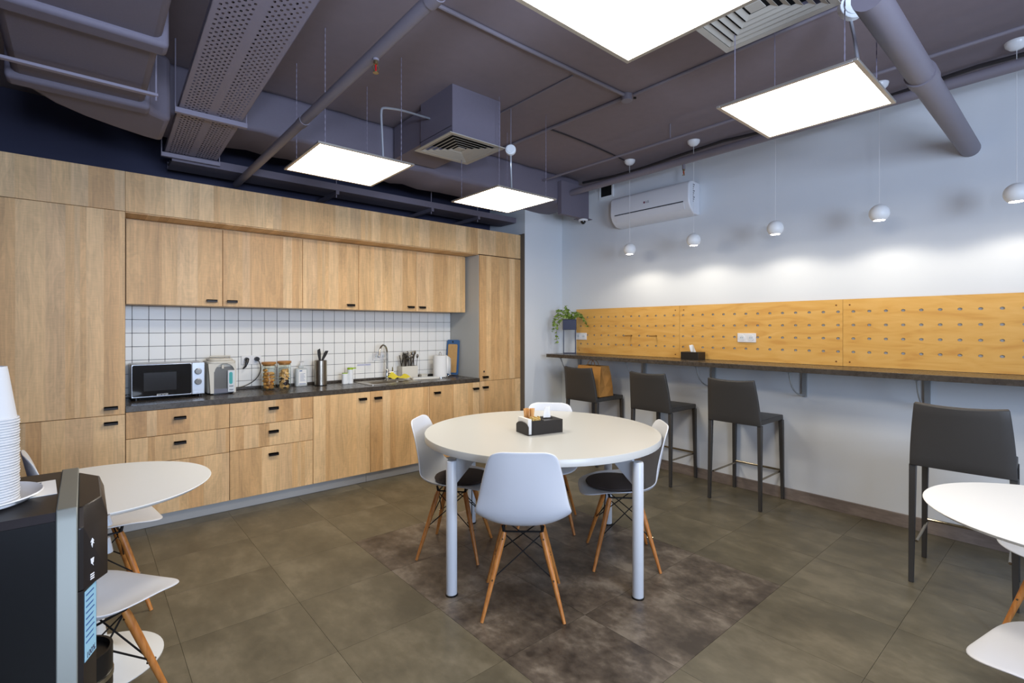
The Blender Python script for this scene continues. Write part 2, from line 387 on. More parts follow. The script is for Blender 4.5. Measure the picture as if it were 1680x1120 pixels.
# white glazed tiles behind the worktop: each tile its own object on the back wall
gb = obj('tile_grout', B().box(.222, 3.31, 4.992, 5.0095, .9, 1.66), M['tgrout'], wb, loc=(0, YB, 0))
P = .1083; tme = {}
cols = [.293+P*k for k in range(-1, 29)]; rows = [.979-P+P*k for k in range(0, 9)]
for a in cols:
    for z in rows:
        xa, xb = max(a, .222), min(a+P, 3.309); za, zb = max(z, .925), min(z+P, 1.655)
        if xb-xa < .02 or zb-za < .02: continue
        k = (round(xb-xa, 3), round(zb-za, 3)); g = .0016
        if k not in tme:
            t = obj('wall_tile', B().box(g, k[0]-g, -.007, 0, g, k[1]-g), M['tile'], wb, world=False, bevel=.0012, seg=1); tme[k] = t
        else:
            t = tme[k].copy(); C.objects.link(t)
        t.location = (xa, 4.991-YB, za)

# ------------------------------------------------------------------ kitchen run
YD = 4.43
def handle(b, x, z, y=YD-.02, wd=.075):
    b.box(x-wd/2, x+wd/2, y-.024, y, z+.004, z+.012)
    b.prismx([(y-.024, z+.012), (y-.024, z-.010), (y-.020, z-.010), (y-.018, z+.004), (y, z+.004), (y, z+.012)], x-wd/2, x+wd/2)
def front(par, kind, x0, x1, z0, z1, hs, y=YD, knob=True):
    g = .0018
    d = obj(kind, B().box(x0+g, x1-g, y-.018, y, z0+g, z1-g), M['oak'], par, bevel=.0012, seg=1)
    for (hx, hz) in hs:
        hb = B(); handle(hb, hx, hz, y-.018); obj('handle', hb, M['handle'], d, bevel=.001, seg=1)
    return d
def carcass(par, x0, x1, z0, z1, y0=YD+.0005, y1=4.985, name='carcass', mat='cabin'):
    obj(name, B().box(x0+.0006, x1-.0006, y0, y1, z0, z1), M[mat], par)
units = [
 ('drawer_cabinet', 'wide oak drawer cabinet with three drawers under the microwave', .2235, .869, [('drawer', .2235, .869, .672, .862, [(.543, .788)]), ('drawer', .2235, .869, .481, .672, [(.543, .605)]), ('drawer', .2235, .869, .1, .481, [(.543, .415)])]),
 ('drawer_cabinet', 'oak drawer cabinet with three drawers under the two cookie jars', .869, 1.510, [('drawer', .869, 1.510, .674, .862, [(1.189, .792)]), ('drawer', .869, 1.510, .485, .674, [(1.189, .600)]), ('drawer', .869, 1.510, .1, .485, [(1.189, .414)])]),
 ('base_cabinet', 'oak base cabinet with one door under the steel knife block', 1.510, 2.038, [('door', 1.510, 2.038, .1, .862, [(1.959, .795)])]),
 ('base_cabinet', 'oak base cabinet with one wide door under the sink', 2.038, 2.675, [('door', 2.038, 2.675, .1, .862, [(2.110, .792)])]),
 ('base_cabinet', 'double door oak base cabinet under the paper towel roll', 2.675, 3.312, [('door', 2.675, 2.965, .1, .862, [(2.763, .786)]), ('door', 2.965, 3.312, .1, .862, [(3.255, .790)])]),
]
for n, lab, a, b_, fr in units:
    t = thing(n, lab, 'cabinet', ((a+b_)/2, YD, .1), group='oak base cabinets under the kitchen worktop')
    carcass(t, a, b_, .1, .862)
    for f in fr: front(t, *f)
t = thing('tall_cabinet', 'tall oak cabinet at the left end of the kitchen, beside the microwave', 'cabinet', (-.1, YD, .1))
carcass(t, -.44, .2235, .1, 2.268)
front(t, 'door', -.43, .2225, .85, 2.268, [(.144, .900)]); front(t, 'door', -.43, .2225, .1, .85, [(.144, .795)])
t = thing('tall_cabinet', 'tall oak cabinet with keyhole at the right end of the kitchen, against the white wall', 'cabinet', (3.63, YD, .1))
carcass(t, 3.325, 3.90, .1, 2.262)
obj('side_panel', B().box(3.312, 3.325, YD-.002, 4.99, .1, 2.262), M['greyside'], t, label='grey painted side panel')
d = front(t, 'door', 3.313, 3.915, .866, 2.262, [(3.387, .908)]); front(t, 'door', 3.313, 3.915, .1, .866, [(3.387, .795)])
lk = B(); lk.tube([(3.37, YD-.026, .973), (3.37, YD-.018, .973)], .010, 14); obj('lock', lk, M['chrome'], d)
# wall cabinets
YU = 4.66
ucab = [('wall_cabinet', 'double door oak wall cabinet above the microwave and kettle', .2365, 1.498, [(.2365, .864, [(.786, 1.670)]), (.864, 1.498, [(.932, 1.670)])]),
        ('wall_cabinet', 'single door oak wall cabinet above the knife block', 1.498, 2.022, [(1.498, 2.022, [(1.942, 1.670)])]),
        ('wall_cabinet', 'double door oak wall cabinet above the sink and paper towel', 2.022, 3.284, [(2.022, 2.654, [(2.588, 1.670)]), (2.654, 3.284, [(2.722, 1.670)])])]
for n, lab, a, b_, ds in ucab:
    t = thing(n, lab, 'cabinet', ((a+b_)/2, YU, 1.63), group='oak wall cabinets above the worktop')
    carcass(t, a, b_, 1.632, 2.262, YU+.0005, 4.985, mat='oak')
    for x_0, x_1, h in ds: front(t, 'door', x_0, x_1, 1.628, 2.256, h, YU)
# bulkhead over everything
t = thing('bulkhead', 'long oak bulkhead panel running above all the cabinets', 'panel', (1.7, YD, 2.268))
for a, b_ in ((-.44, .222), (.222, 3.312), (3.312, 3.915)):
    obj('front_board', B().box(a+.0006, b_-.0006, YD-.018, YD, 2.269, 2.548), M['oak'], t, bevel=.001, seg=1)
obj('soffit_board', B().box(.2245, 3.311, YD+.0005, 4.98, 2.2635, 2.285), M['oak'], t)
obj('top_board', B().box(-.44, 3.915, YD+.0005, 4.98, 2.53, 2.547), M['cabin'], t)
# plinth
t = thing('plinth', 'grey plinth strip along the foot of the base cabinets', 'plinth', (1.7, 4.49, 0))
for a, b_ in ((-.44, 2.03), (2.03, 3.915)):
    obj('board', B().box(a+.001, b_-.001, 4.49, 4.505, 0, .099), M['plinth'], t, bevel=.001, seg=1)
# worktop with cut-out for the bowl
hx0, hx1, hy0, hy1 = 2.13, 2.60, 4.55, 4.86
b = B().box(.2245, 3.311, YD-.022, hy0, .863, .903).box(.2245, 3.311, hy1, 4.982, .863, .903).box(.2245, hx0, hy0, hy1, .863, .903).box(hx1, 3.311, hy0, hy1, .863, .903)
wt = obj('worktop', b, M['worktop'], label='dark grey slate kitchen worktop on the oak base cabinets', cat='worktop')
obj('upstand', B().box(.2245-wt.location.x, 3.311-wt.location.x, 4.970-wt.location.y, 4.9835-wt.location.y, .9035-wt.location.z, .926-wt.location.z), M['worktop'], wt, world=False, bevel=.003)
W = .9035
# ------------------------------------------------------------------ worktop objects
t = thing('microwave', 'black and silver microwave oven at the left end of the worktop', 'microwave', (.505, 4.83, W))
x0, x1, z0, z1, y0, y1 = .269, .742, .926, 1.178, 4.675, 4.965
obj('body', B().box(x0, x1, y0+.012, y1, z0, z1), M['silver'], t, bevel=.008)
d = obj('door', B().box(x0, .654, y0, y0+.012, z0, z1), M['silver'], t, bevel=.004)
obj('door_glass', B().prismy(rrect(x0+.006, .651, z0+.008, z1-.006, .012), y0-.003, y0+.001), M['black_gloss'], d)
obj('window', B().box(.345, .552, y0-.0035, y0-.0028, .974, 1.112), M['win_dark'], d)
text_mesh('brand_lettering', 'gorenje', .024, M['white_gloss'], d, frame_mtx((.462-.505, y0-.0036-4.83, .945-W), (1, 0, 0), (0, 0, 1)))
p = obj('control_panel', B().box(.6555, x1, y0, y0+.012, z0, z1), M['silver'], t, bevel=.003)
for z in (1.107, 1.025):
    k = B(); k.tube([(.697, y0, z), (.697, y0-.006, z), (.697, y0-.022, z)], [.026, .026, .020], 20); k.box(.694, .700, y0-.025, y0-.021, z-.017, z+.017)
    obj('knob', k, M['chrome'], p)
obj('push_button', B().box(.662, .737, y0-.003, y0, .934, .96), M['silver'], p, bevel=.001)
for fx in (.30, .71):
    for fy in (4.70, 4.94):
        obj('foot', B().tube([(fx, fy, W), (fx, fy, z0)], .014, 12), M['blackp'], t)
# thermo pot
kx, ky = .875, 4.85
t = thing('thermo_pot', 'white electric thermo pot with grey front beside the microwave', 'kettle', (kx, ky, W))
b = B(); b.prism(rrect(.775, .975, 4.745, 4.95, .045, 6), W+.008, 1.155); obj('body', b, M['boxwhite'], t, bevel=.006)
b = B(); b.prism(rrect(.779, .971, 4.749, 4.946, .045, 6), W, W+.0082); obj('base_ring', b, M['blackp'], t)
b = B(); b.prism(rrect(.768, .982, 4.715, 4.953, .05, 6), 1.156, 1.18); b.prism(rrect(.785, .965, 4.74, 4.935, .05, 6), 1.18, 1.197); lid = obj('lid', b, M['boxwhite'], t, bevel=.006)
obj('lid_handle', B().tube([(.80, 4.82, 1.195), (.80, 4.80, 1.215), (.95, 4.80, 1.215), (.95, 4.82, 1.195)], .006, 8), M['boxwhite'], lid)
# arch-shaped front frame with recessed grey panel
fr = [(.768, W+.01), (.79, W+.01)]; ar = [(.815, W+.01), (.815, 1.09)]+[(p_[0], p_[1]) for p_ in arc((.893, 1.085), .074, PI*.96, PI*.04, 10)]+[(.962, 1.09), (.962, W+.01)]
out = [(.962+.012, W+.01), (.978, 1.155), (.772, 1.155), (.785, W+.01)]
b = B(); n = len(ar)
oa = [(.790, W+.01), (.782, 1.07)]+[(.775+.2*i/10, 1.158) for i in range(11)]+[(.980, 1.09), (.976, W+.01)]
vs_ = [(x, 4.718, z) for x, z in ar]+[(x, 4.718, z) for x, z in oa]+[(x, 4.748, z) for x, z in ar]+[(x, 4.748, z) for x, z in oa]
fs_ = []
for i in range(n-1):
    fs_ += [(i, i+1, n+i+1, n+i), (2*n+i, 3*n+i, 3*n+i+1, 2*n+i+1), (i, 2*n+i, 2*n+i+1, i+1), (n+i, n+i+1, 3*n+i+1, 3*n+i)]
fs_ += [(0, n, 3*n, 2*n), (n-1, 3*n-1, 4*n-1, 2*n-1)]
b.add(vs_, fs_); obj('front_frame', b, M['boxwhite'], t)
obj('mirror_panel', B().box(.815, .962, 4.742, 4.7449, W+.04, 1.13), M['greyglass'], t)
obj('drip_band', B().box(.813, .964, 4.724, 4.744, W+.01, W+.045), M['greyband'], t)
obj('nozzle', B().tube([(.88, 4.735, 1.145), (.88, 4.735, 1.115)], .010, 12), M['boxwhite'], t)
p = obj('gauge_panel', B().box(.915, .968, 4.716, 4.7415, W+.015, 1.10), M['soapbody'], t, bevel=.004)
obj('water_gauge', B().prismy(rrect(.926, .951, .985, 1.085, .012), 4.7135, 4.717), M['teal'], p)
b = B()
for i, zz in enumerate((.968, .962, .938, .931)): b.box(.926, .958-.004*(i % 2), 4.7148, 4.7158, zz, zz+.003)
obj('small_print', b, M['print'], p)
# sockets on the tiles
def socket(name, label, cx, cz, y, n=2, face='y', mat='white_gloss', s=.082):
    base = (cx, y, cz) if face == 'y' else (y, cx, cz)
    t = thing(name, label, 'socket', base)
    hw = s*n/2
    if face == 'y': b = B().box(cx-hw, cx+hw, y-.010, y, cz-s/2, cz+s/2)
    else: b = B().box(y-.010, y, cx-hw, cx+hw, cz-s/2, cz+s/2)
    obj('plate', b, M[mat], t, bevel=.003)
    for i in range(n):
        c = cx-hw+s*(i+.5)
        if face == 'y':
            r = B().tube([(c, y-.0135, cz), (c, y-.009, cz)], .026, 20); w_ = B().tube([(c, y-.0142, cz), (c, y-.013, cz)], .019, 18)
            h = B().tube([(c-.008, y-.0148, cz), (c-.008, y-.0140, cz)], .003, 8).tube([(c+.008, y-.0148, cz), (c+.008, y-.0140, cz)], .003, 8)
        else:
            r = B().tube([(y-.0135, c, cz), (y-.009, c, cz)], .026, 20); w_ = B().tube([(y-.0142, c, cz), (y-.013, c, cz)], .019, 18)
            h = B().tube([(y-.0148, c-.008, cz), (y-.0140, c-.008, cz)], .003, 8).tube([(y-.0148, c+.008, cz), (y-.0140, c+.008, cz)], .003, 8)
        ro = obj('outlet', r, M[mat], t); obj('well', w_, M['soapbody'], ro); obj('pin_holes', h, M['print'], ro)
    return t
socket('double_socket', 'white double wall socket on the tiles with two black plugs in it', 1.155, 1.165, 4.984)
socket('double_socket', 'white double wall socket on the tiles behind the tap', 2.405, 1.152, 4.984)
b = B().tube([(1.113, 4.969, 1.172), (1.113, 4.935, 1.172)], [.018, .016], 14).tube([(1.113, 4.937, 1.17), (1.108, 4.925, 1.15), (1.095, 4.925, 1.11), (1.075, 4.93, 1.09)], [.015, .013, .008, .005], 10)
obj('power_plug', b, M['blackp'], label='black angled plug in the left half of the tiled wall socket', cat='plug')
t = thing('power_plug', 'black round plug with long cord looping down to the worktop', 'plug', (1.197, 4.969, 1.172))
obj('plug_body', B().tube([(1.197, 4.9695, 1.172), (1.197, 4.94, 1.172)], [.021, .019], 16), M['blackp'], t)
pts = []
import itertools
def bez(p0, p1, p2, p3, n=14):
    p0, p1, p2, p3 = map(Vector, (p0, p1, p2, p3))
    return [(p0*(1-u)**3+p1*3*u*(1-u)**2+p2*3*u*u*(1-u)+p3*u**3) for u in [i/n for i in range(n+1)]]
obj('cord', B().tube(bez((1.20, 4.938, 1.165), (1.255, 4.92, 1.09), (1.21, 4.93, .935), (1.01, 4.925, .925)), .004, 8), M['blackp'], t)
# glass jars
def jar(cx, cy, label, fill):
    t = thing('glass_jar', label, 'jar', (cx, cy, W), group='glass jars with wooden lids on the worktop')
    r = .056; h = .225
    g = B().lathe([(r-.012, W), (r, W+.008), (r, W+h-.012), (r-.004, W+h), (r-.0075, W+h), (r-.0075, W+h-.012), (r-.0035, W+h-.018), (r-.0035, W+.012), (r-.012, W+.008)], (cx, cy), 32, cap=False)
    g.add([(cx+(r-.012)*math.cos(a*PI/8), cy+(r-.012)*math.sin(a*PI/8), W) for a in range(16)], [tuple(range(16))]); g.add([(cx+(r-.012)*math.cos(a*PI/8), cy+(r-.012)*math.sin(a*PI/8), W+.008) for a in range(16)], [tuple(range(16))])
    obj('glass_body', g, M['glass'], t)
    obj('lid', B().lathe([(r-.009, W+h-.012), (r-.009, W+h+.0005), (r+.002, W+h+.002), (r+.004, W+h+.018), (r+.001, W+h+.022)], (cx, cy), 32), M['bamboo'], t)
    fill(cx, cy, r-.006)
def pastries(cx, cy, r):
    rnd = random.Random(3)
    for k in range(26):
        z = W+.022+(k//5)*.030+rnd.uniform(-.003, .003); a = k*1.257+(k//5)*.6+rnd.random()*.3; q = r*.56
        x, y = cx+q*math.cos(a), cy+q*math.sin(a)
        b = B(); n = 10; rr = .023+rnd.random()*.004
        b.sphere((0, 0, 0), rr, 10, 7, (1, .55, .62))
        m = Matrix.Rotation(rnd.uniform(0, PI), 4, 'Z') @ Matrix.Rotation(rnd.uniform(-.7, .7), 4, 'X')
        b.v = [tuple(m @ Vector(v)+Vector((x, y, z))) for v in b.v]
        o = obj('pastry', b, M['pastry'], label='small golden pastry inside the left glass jar', cat='pastry', group='pastries in the left jar')
        if k % 4 == 1:
            j = B().sphere((0, -rr*.45, 0), .007, 8, 6, (1, .6, 1)); j.v = [tuple(m @ Vector(v)+Vector((x, y, z))-Vector(o.location)) for v in j.v]
            obj('jam_centre', j, M['jam'], o, world=False)
def cookies(cx, cy, r):
    rnd = random.Random(5)
    for k in range(34):
        z = W+.020+(k//5)*.0235+rnd.uniform(-.002, .002); a = k*1.257+(k//5)*.7+rnd.random()*.3; q = r*.58
        x, y = cx+q*math.cos(a), cy+q*math.sin(a)
        rr = .021; b = B().lathe([(rr-.004, -.004), (rr, 0), (rr-.004, .004)], (0, 0), 14)
        tilt = rnd.uniform(.5, 1.35)
        m = Matrix.Rotation(a+rnd.uniform(-.4, .4)+PI/2, 4, 'Z') @ Matrix.Rotation(tilt, 4, 'X')
        b.v = [tuple(m @ Vector(v)+Vector((x, y, z))) for v in b.v]
        dk = k % 5 in (1, 3, 4) and 4 < k < 20
        obj('cookie', b, M['choc' if dk else 'cookie'], label=('dark chocolate' if dk else 'golden round')+' cookie inside the right glass jar', cat='cookie', group=('dark' if dk else 'golden')+' cookies in the right jar')
jar(1.255, 4.80, 'left glass jar with wooden lid full of jam pastries', pastries)
jar(1.402, 4.85, 'right glass jar with wooden lid full of round cookies', cookies)
# hand sanitiser bottle
t = thing('pump_bottle', 'clear rectangular hand sanitiser bottle with white pump and printed label', 'bottle', (1.565, 4.90, W))
b = B().prism(rrect(1.512, 1.618, 4.873, 4.927, .014), W, 1.072); b.prism(rrect(1.540, 1.590, 4.882, 4.918, .014), 1.0725, 1.10)
obj('bottle_body', b, M['translucent'], t, bevel=.005)
l = obj('label', B().box(1.535, 1.607, 4.8715, 4.8725, W+.018, 1.06), M['paper'], t)
b = B().box(1.543, 1.567, 4.8705, 4.8712, 1.045, 1.054)
for i in range(7): b.box(1.548, 1.595-.006*(i % 3), 4.8705, 4.8712, .955+i*.011, .9575+i*.011)
b.box(1.540, 1.602, 4.8705, 4.8712, W+.022, W+.027)
obj('label_print', b, M['blueprint'], l)
pm = obj('pump', B().tube([(1.565, 4.90, 1.10), (1.565, 4.90, 1.118)], .013, 14).tube([(1.565, 4.90, 1.118), (1.565, 4.90, 1.135)], .005, 8).tube([(1.558, 4.905, 1.137), (1.585, 4.868, 1.137)], .006, 8), M['white_gloss'], t)
# knife block
kx, ky = 1.725, 4.83
t = thing('knife_block', 'round brushed steel knife block on the worktop', 'knife block', (kx, ky, W))
obj('cylinder', B().lathe([(.055, W+.006), (.057, W+.008), (.057, 1.142), (.055, 1.144), (.052, 1.144), (.052, 1.128)], (kx, ky), 40), M['brush'], t)
obj('base_ring', B().lathe([(.058, W), (.058, W+.006)], (kx, ky), 40), M['blackp'], t)
obj('bristle_insert', B().lathe([(.0515, 1.12), (.0515, 1.138)], (kx, ky), 32), M['blackp'], t)
def knife(dx, lean, h, label):
    x = kx+dx; z0 = 1.139
    prof = [(-.009, 0), (-.012, .03), (-.016, .075), (-.013, h-.012), (.012, h), (.014, .07), (.010, .03), (.009, 0)]
    b = B().prismy([(px, pz) for px, pz in prof], -.006, .006); m = Matrix.Rotation(lean, 4, 'Y')
    b.v = [tuple(m @ Vector(v)+Vector((x, ky, z0))) for v in b.v]
    obj('kitchen_knife', b, M['blackwood'], bevel=.002, label=label, cat='knife')
knife(-.006, -.10, .118, 'dark handled knife standing upright in the steel block')
knife(.014, .46, .112, 'dark handled knife leaning right in the steel block')
# soap dispenser
t = thing('soap_dispenser', 'white soap dispenser with lime green tops left of the sink', 'dispenser', (1.985, 4.80, W))
sx, sy = 1.985, 4.80
obj('main_bottle', B().lathe([(.026, W), (.029, W+.003), (.029, 1.044)], (sx+.02, sy), 28), M['white_matt'], t)
hd = obj('pump_head', B().lathe([(.0285, 1.044), (.0285, 1.058), (.027, 1.062)], (sx+.02, sy), 28), M['lime'], t)
obj('spout', B().prism([(sx+.035, sy-.010), (sx+.078, sy-.006), (sx+.078, sy+.006), (sx+.035, sy+.010)], 1.050, 1.060), M['lime'], hd)
obj('side_holder', B().prism(rrect(sx-.062, sx-.008, sy-.024, sy+.024, .018), W, 1.006), M['white_matt'], t, bevel=.003)
obj('side_lid', B().prism(rrect(sx-.061, sx-.009, sy-.023, sy+.023, .018), 1.006, 1.013), M['lime'], t)
# sink and tap
t = thing('sink', 'square stainless steel sink set into the dark worktop', 'sink', (2.36, 4.70, W))
rim = B(); o1 = rrect(2.085, 2.645, 4.505, 4.915, .03, 4); i1 = rrect(2.155, 2.575, 4.57, 4.83, .05, 4); n = len(o1)
rim.add([(x, y, W+.0035) for x, y in o1]+[(x, y, W+.0035) for x, y in i1], [(i, (i+1) % n, n+(i+1) % n, n+i) for i in range(n)])
rim.add([(x, y, W+.0035) for x, y in o1]+[(x, y, W) for x, y in o1], [(i, (i+1) % n, n+(i+1) % n, n+i) for i in range(n)])
obj('rim', rim, M['brush'], t)
bw = B(); i2 = rrect(2.175, 2.555, 4.59, 4.81, .05, 4)
bw.add([(x, y, W+.0035) for x, y in i1]+[(x, y, W-.01) for x, y in i2]+[(x, y, W-.036) for x, y in i2], [(i, (i+1) % n, n+(i+1) % n, n+i) for i in range(n)]+[(n+i, n+(i+1) % n, 2*n+(i+1) % n, 2*n+i) for i in range(n)]+[tuple(2*n+i for i in range(n))])
obj('bowl', bw, M['brush'], t)
obj('drain', B().lathe([(.03, W-.0355), (.03, W-.033), (.022, W-.033)], (2.36, 4.70), 20), M['chrome'], t)
tx, ty = 2.437, 4.875
t = thing('tap', 'chrome gooseneck kitchen tap standing behind the sink', 'tap', (tx, ty, W+.0035))
W2 = W+.0035
obj('base', B().lathe([(.026, W2), (.026, W2+.006), (.020, W2+.01), (.019, W2+.10), (.015, W2+.11)], (tx, ty), 24), M['chrome'], t)
pts = [(tx, ty, W2+.10), (tx, ty, 1.19)]+[(tx-.062+.062*math.cos(a), ty-.04*(1-math.cos(a)), 1.19+.085*math.sin(a)) for a in [PI*i/12 for i in range(1, 13)]]+[(tx-.132, ty-.085, 1.165)]
obj('spout', B().tube(pts, .0105, 12), M['chrome'], t)
obj('aerator', B().tube([(tx-.131, ty-.084, 1.17), (tx-.135, ty-.086, 1.145)], .013, 12), M['chrome'], t)
obj('lever', B().tube([(tx+.015, ty-.01, W2+.075), (tx+.062, ty-.02, W2+.080)], [.012, .014], 12).tube([(tx+.055, ty-.02, W2+.082), (tx+.045, ty-.035, W2+.135)], [.009, .005], 10), M['chrome'], t)
# yellow cloth draped at the tap
rnd = random.Random(2); b = B(); nx, ny = 14, 8
def cl(u, v):
    x = 2.415+.205*u; y = 4.685+.115*v
    h = .055*math.exp(-((u-.27)**2)/.02)*(.5+.5*v)+.028*math.exp(-((u-.97)**2)/.006)+.010*math.sin(u*9+v*3)**2+.026
    return (x-.015*v, y, W+.009+h*(.55+.45*v))
b.add([cl(i/nx, j/ny) for j in range(ny+1) for i in range(nx+1)], [(j*(nx+1)+i, j*(nx+1)+i+1, (j+1)*(nx+1)+i+1, (j+1)*(nx+1)+i) for j in range(ny) for i in range(nx)])
obj('cleaning_cloth', b, M['yellow'], solid=.003, sub=1, label='crumpled yellow cleaning cloth lying at the foot of the tap', cat='cloth')
# utensil box with cutlery
ux, uy = 2.685, 4.87
t = thing('utensil_box', 'off-white rectangular box full of cutlery beside the tap', 'box', (ux, uy, W))
b = B(); a, c = .095, .045
for s_ in (((-a, a, -c, -c+.004)), ((-a, a, c-.004, c)), ((-a, -a+.004, -c+.004, c-.004)), ((a-.004, a, -c+.004, c-.004))):
    b.box(ux+s_[0], ux+s_[1], uy+s_[2], uy+s_[3], W, 1.042)
b.box(ux-a+.004, ux+a-.004, uy-c+.004, uy+c-.004, W, W+.004); obj('tub', b, M['boxwhite'], t)
for k in range(32):
    left = k < 18; x = ux+(rnd.uniform(-.08, -.015) if left else rnd.uniform(.012, .078)); y = uy+rnd.uniform(-.032, .032)
    lx, ly = rnd.uniform(-.28, .28), rnd.uniform(-.2, .1); h = rnd.uniform(.075, .125)
    top = Vector((x+lx*h, y+ly*h, 1.042+h)); bot = Vector((x-lx*.05, y, W+.02))
    bb = B()
    if left or k % 3: bb.tube([bot, Vector((x, y, 1.03)), top-Vector((lx, ly, 1))*.03, top], [.003, .003, .004, .0065], 6)
    if left:
        for q in (-1, 0, 1): bb.tube([top+Vector((q*.005, 0, -.004)), top+Vector((q*.006+lx*.03, ly*.03, .028))], [.002, .0014], 5)
        obj('table_fork', bb, M['cutlery'], label='steel fork standing tines up in the left half of the off-white box', cat='fork', group='forks in the box')
    else:
        if not k % 3: bb.tube([bot, top], .003, 6)
        bb.sphere(tuple(top+Vector((0, 0, .018))), .021, 10, 7, (.75, .35, 1.1))
        obj('table_spoon', bb, M['cutlery'], label='steel spoon standing bowl up in the right half of the off-white box', cat='spoon', group='spoons in the box')
# white tray
t = thing('dish_tray', 'flat off-white plastic tray lying in front of the cutlery box', 'tray', (2.80, 4.71, W), rotz=math.radians(-14))
b = B().prism(rrect(-.15, .15, -.055, .055, .012), .0, .018)
obj('tray_body', b, M['boxwhite'], t, world=False, bevel=.004)
obj('tray_rim', B().prism(rrect(-.135, .135, -.042, .042, .01), .0182, .022), M['soapbody'], t, world=False)
t = thing('storage_tub', 'small off-white tub behind the flat tray', 'tub', (2.868, 4.86, W))
obj('tub_body', B().box(2.83, 2.906, 4.83, 4.89, W, W+.032), M['boxwhite'], t, bevel=.004)
obj('tub_lid', B().box(2.827, 2.909, 4.827, 4.893, W+.0325, W+.040), M['boxwhite'], t, bevel=.002)
obj('black_case', B().box(2.915, 2.985, 4.845, 4.90, W, W+.035), M['blackp'], bevel=.004, label='small black case beside the paper towel roll', cat='case')
# paper towel
px, py = 3.035, 4.78
t = thing('paper_towel_roll', 'white paper towel roll standing on the worktop with a loose sheet', 'paper towel', (px, py, W))
obj('roll', B().lathe([(.022, W+.008), (.078, W+.008), (.078, 1.148), (.022, 1.148), (.022, W+.008)], (px, py), 40, cap=False), M['paper'], t)
b = B(); L = [(px+.055, py-.056), (px+.085, py-.048), (px+.105, py-.040), (px+.122, py-.036)]
vs_ = []
for i, (x, y) in enumerate(L):
    vs_ += [(x, y, W+.045-.01*i), (x, y, 1.145-.012*i)]
b.add(vs_, [(2*i, 2*i+2, 2*i+3, 2*i+1) for i in range(3)]); obj('loose_sheet', b, M['paper'], t, solid=.0012)
hb = B().lathe([(.075, W), (.075, W+.006)], (px, py), 32); hb.tube([(px-.012, py, W+.006), (px-.012, py, 1.165)]+[(px-.012*math.cos(a), py, 1.165+.018*math.sin(a)) for a in [PI*i/8 for i in range(1, 8)]]+[(px+.012, py, 1.165), (px+.012, py, W+.006)], .003, 8)
hl = obj('towel_holder', hb, M['chrome'], loc=(px, py, W), label='chrome wire holder inside the paper towel roll', cat='holder')
# cutting board
t = thing('cutting_board', 'wood cutting board with blue rim leaning on the grey side panel', 'cutting board', (3.25, 4.80, W))
def board(x0, x1, z0, z1, r, y0, y1):
    return B().prismy(rrect(x0, x1, z0, z1, r), y0, y1)
m = frame_mtx((0, 0, 0), Vector((1, .10, 0)), (.06, .0, 1))
def lean(b, o=(3.248, 4.865, W+.002)):
    b.v = [tuple(Matrix.Rotation(math.radians(-74), 3, 'Z') @ (Matrix.Rotation(.0, 3, 'Y') @ (Matrix.Rotation(-.075, 3, 'X') @ Vector(v)))+Vector(o)) for v in b.v]; return b
rimb = B(); oo = rrect(-.090, .090, .004, .412, .022, 5); ii = rrect(-.072, .072, .032, .362, .016, 5); n = len(oo)
for y_, flip in ((-.007, 0), (.007, 1)):
    rimb.add([(x, y_, z) for x, z in oo]+[(x, y_, z) for x, z in ii], [(i, (i+1) % n, n+(i+1) % n, n+i) for i in range(n)])
rimb.add([(x, -.007, z) for x, z in oo]+[(x, .007, z) for x, z in oo], [(i, (i+1) % n, n+(i+1) % n, n+i) for i in range(n)])
obj('blue_rim', lean(rimb), M['blueplastic'], t)
obj('wood_panel', lean(board(-.0715, .0715, .0325, .3615, .016, -.005, .005)), M['boardwood'], t)
obj('hang_hole', lean(B().tube([(0, -.0085, .388), (0, -.0068, .388)], .011, 14)), M['blackp'], t)
# wire whisk-like rack end
b = B()
for q in range(3): b.tube(bez((3.05, 4.65+.02*q, W+.004), (3.08, 4.66, W+.05), (3.15, 4.64, W+.03), (3.24, 4.60+.015*q, W+.004)), .0016, 6)
b.tube([(3.05, 4.645, W+.004), (3.05, 4.70, W+.004)], .0018, 6); b.tube([(3.24, 4.595, W+.004), (3.24, 4.64, W+.004)], .0018, 6)
obj('wire_rack', b, M['chrome'], label='thin bent wire rack lying in front of the paper towel', cat='rack')
t = thing('wall_sticker', 'narrow pale lilac sticker on the tiles above the sink', 'sticker', (2.23, 4.983, 1.065))
obj('backing', B().box(2.155, 2.305, 4.9822, 4.9835, 1.060, 1.078), M['palelilac'], t)
b = B(); x = 2.16
while x < 2.298:
    ww = rnd.uniform(.004, .012); b.box(x, min(x+ww, 2.30), 4.9816, 4.9821, 1.065, 1.073); x += ww+.003
obj('sticker_print', b, plain('pale_print', (168, 172, 200), .7), t)

# ------------------------------------------------------------------ bar counter, pegboard
t = thing('bar_counter', 'long dark grey wall-mounted bar counter along the white wall', 'counter', (4.33, 1.8, 1.115))
obj('top', B().box(4.10, 4.549, -1.0, 4.168, 1.115, 1.153), M['worktop'], t, bevel=.0015)
for k, y in enumerate((4.04, 3.12, 2.352, 1.567, .772, -.03, -.8)):
    b = B().box(4.525, 4.5495, y-.016, y+.016, .885, 1.1145).box(4.19, 4.5245, y-.012, y+.012, 1.104, 1.1145)
    b.tube([(4.21, y, 1.103)]+[(4.525-.30*math.cos(a), y, 1.10-.20*math.sin(a)) for a in [PI/2*i/8 for i in range(1, 8)]]+[(4.524, y, .897)], .0065, 8)
    obj('bracket', b, M['bracket'], t, label='painted metal shelf bracket')
t = thing('pegboard', 'birch plywood pegboard of several boards above the bar counter', 'pegboard', (4.53, 2, 1.155))
hz = [1.267, 1.371, 1.4755, 1.581]; hy = [1.218+.1034*k for k in range(-20, 28)]
Z0, Z1, X0, X1 = 1.155, 1.678, 4.527, 4.543
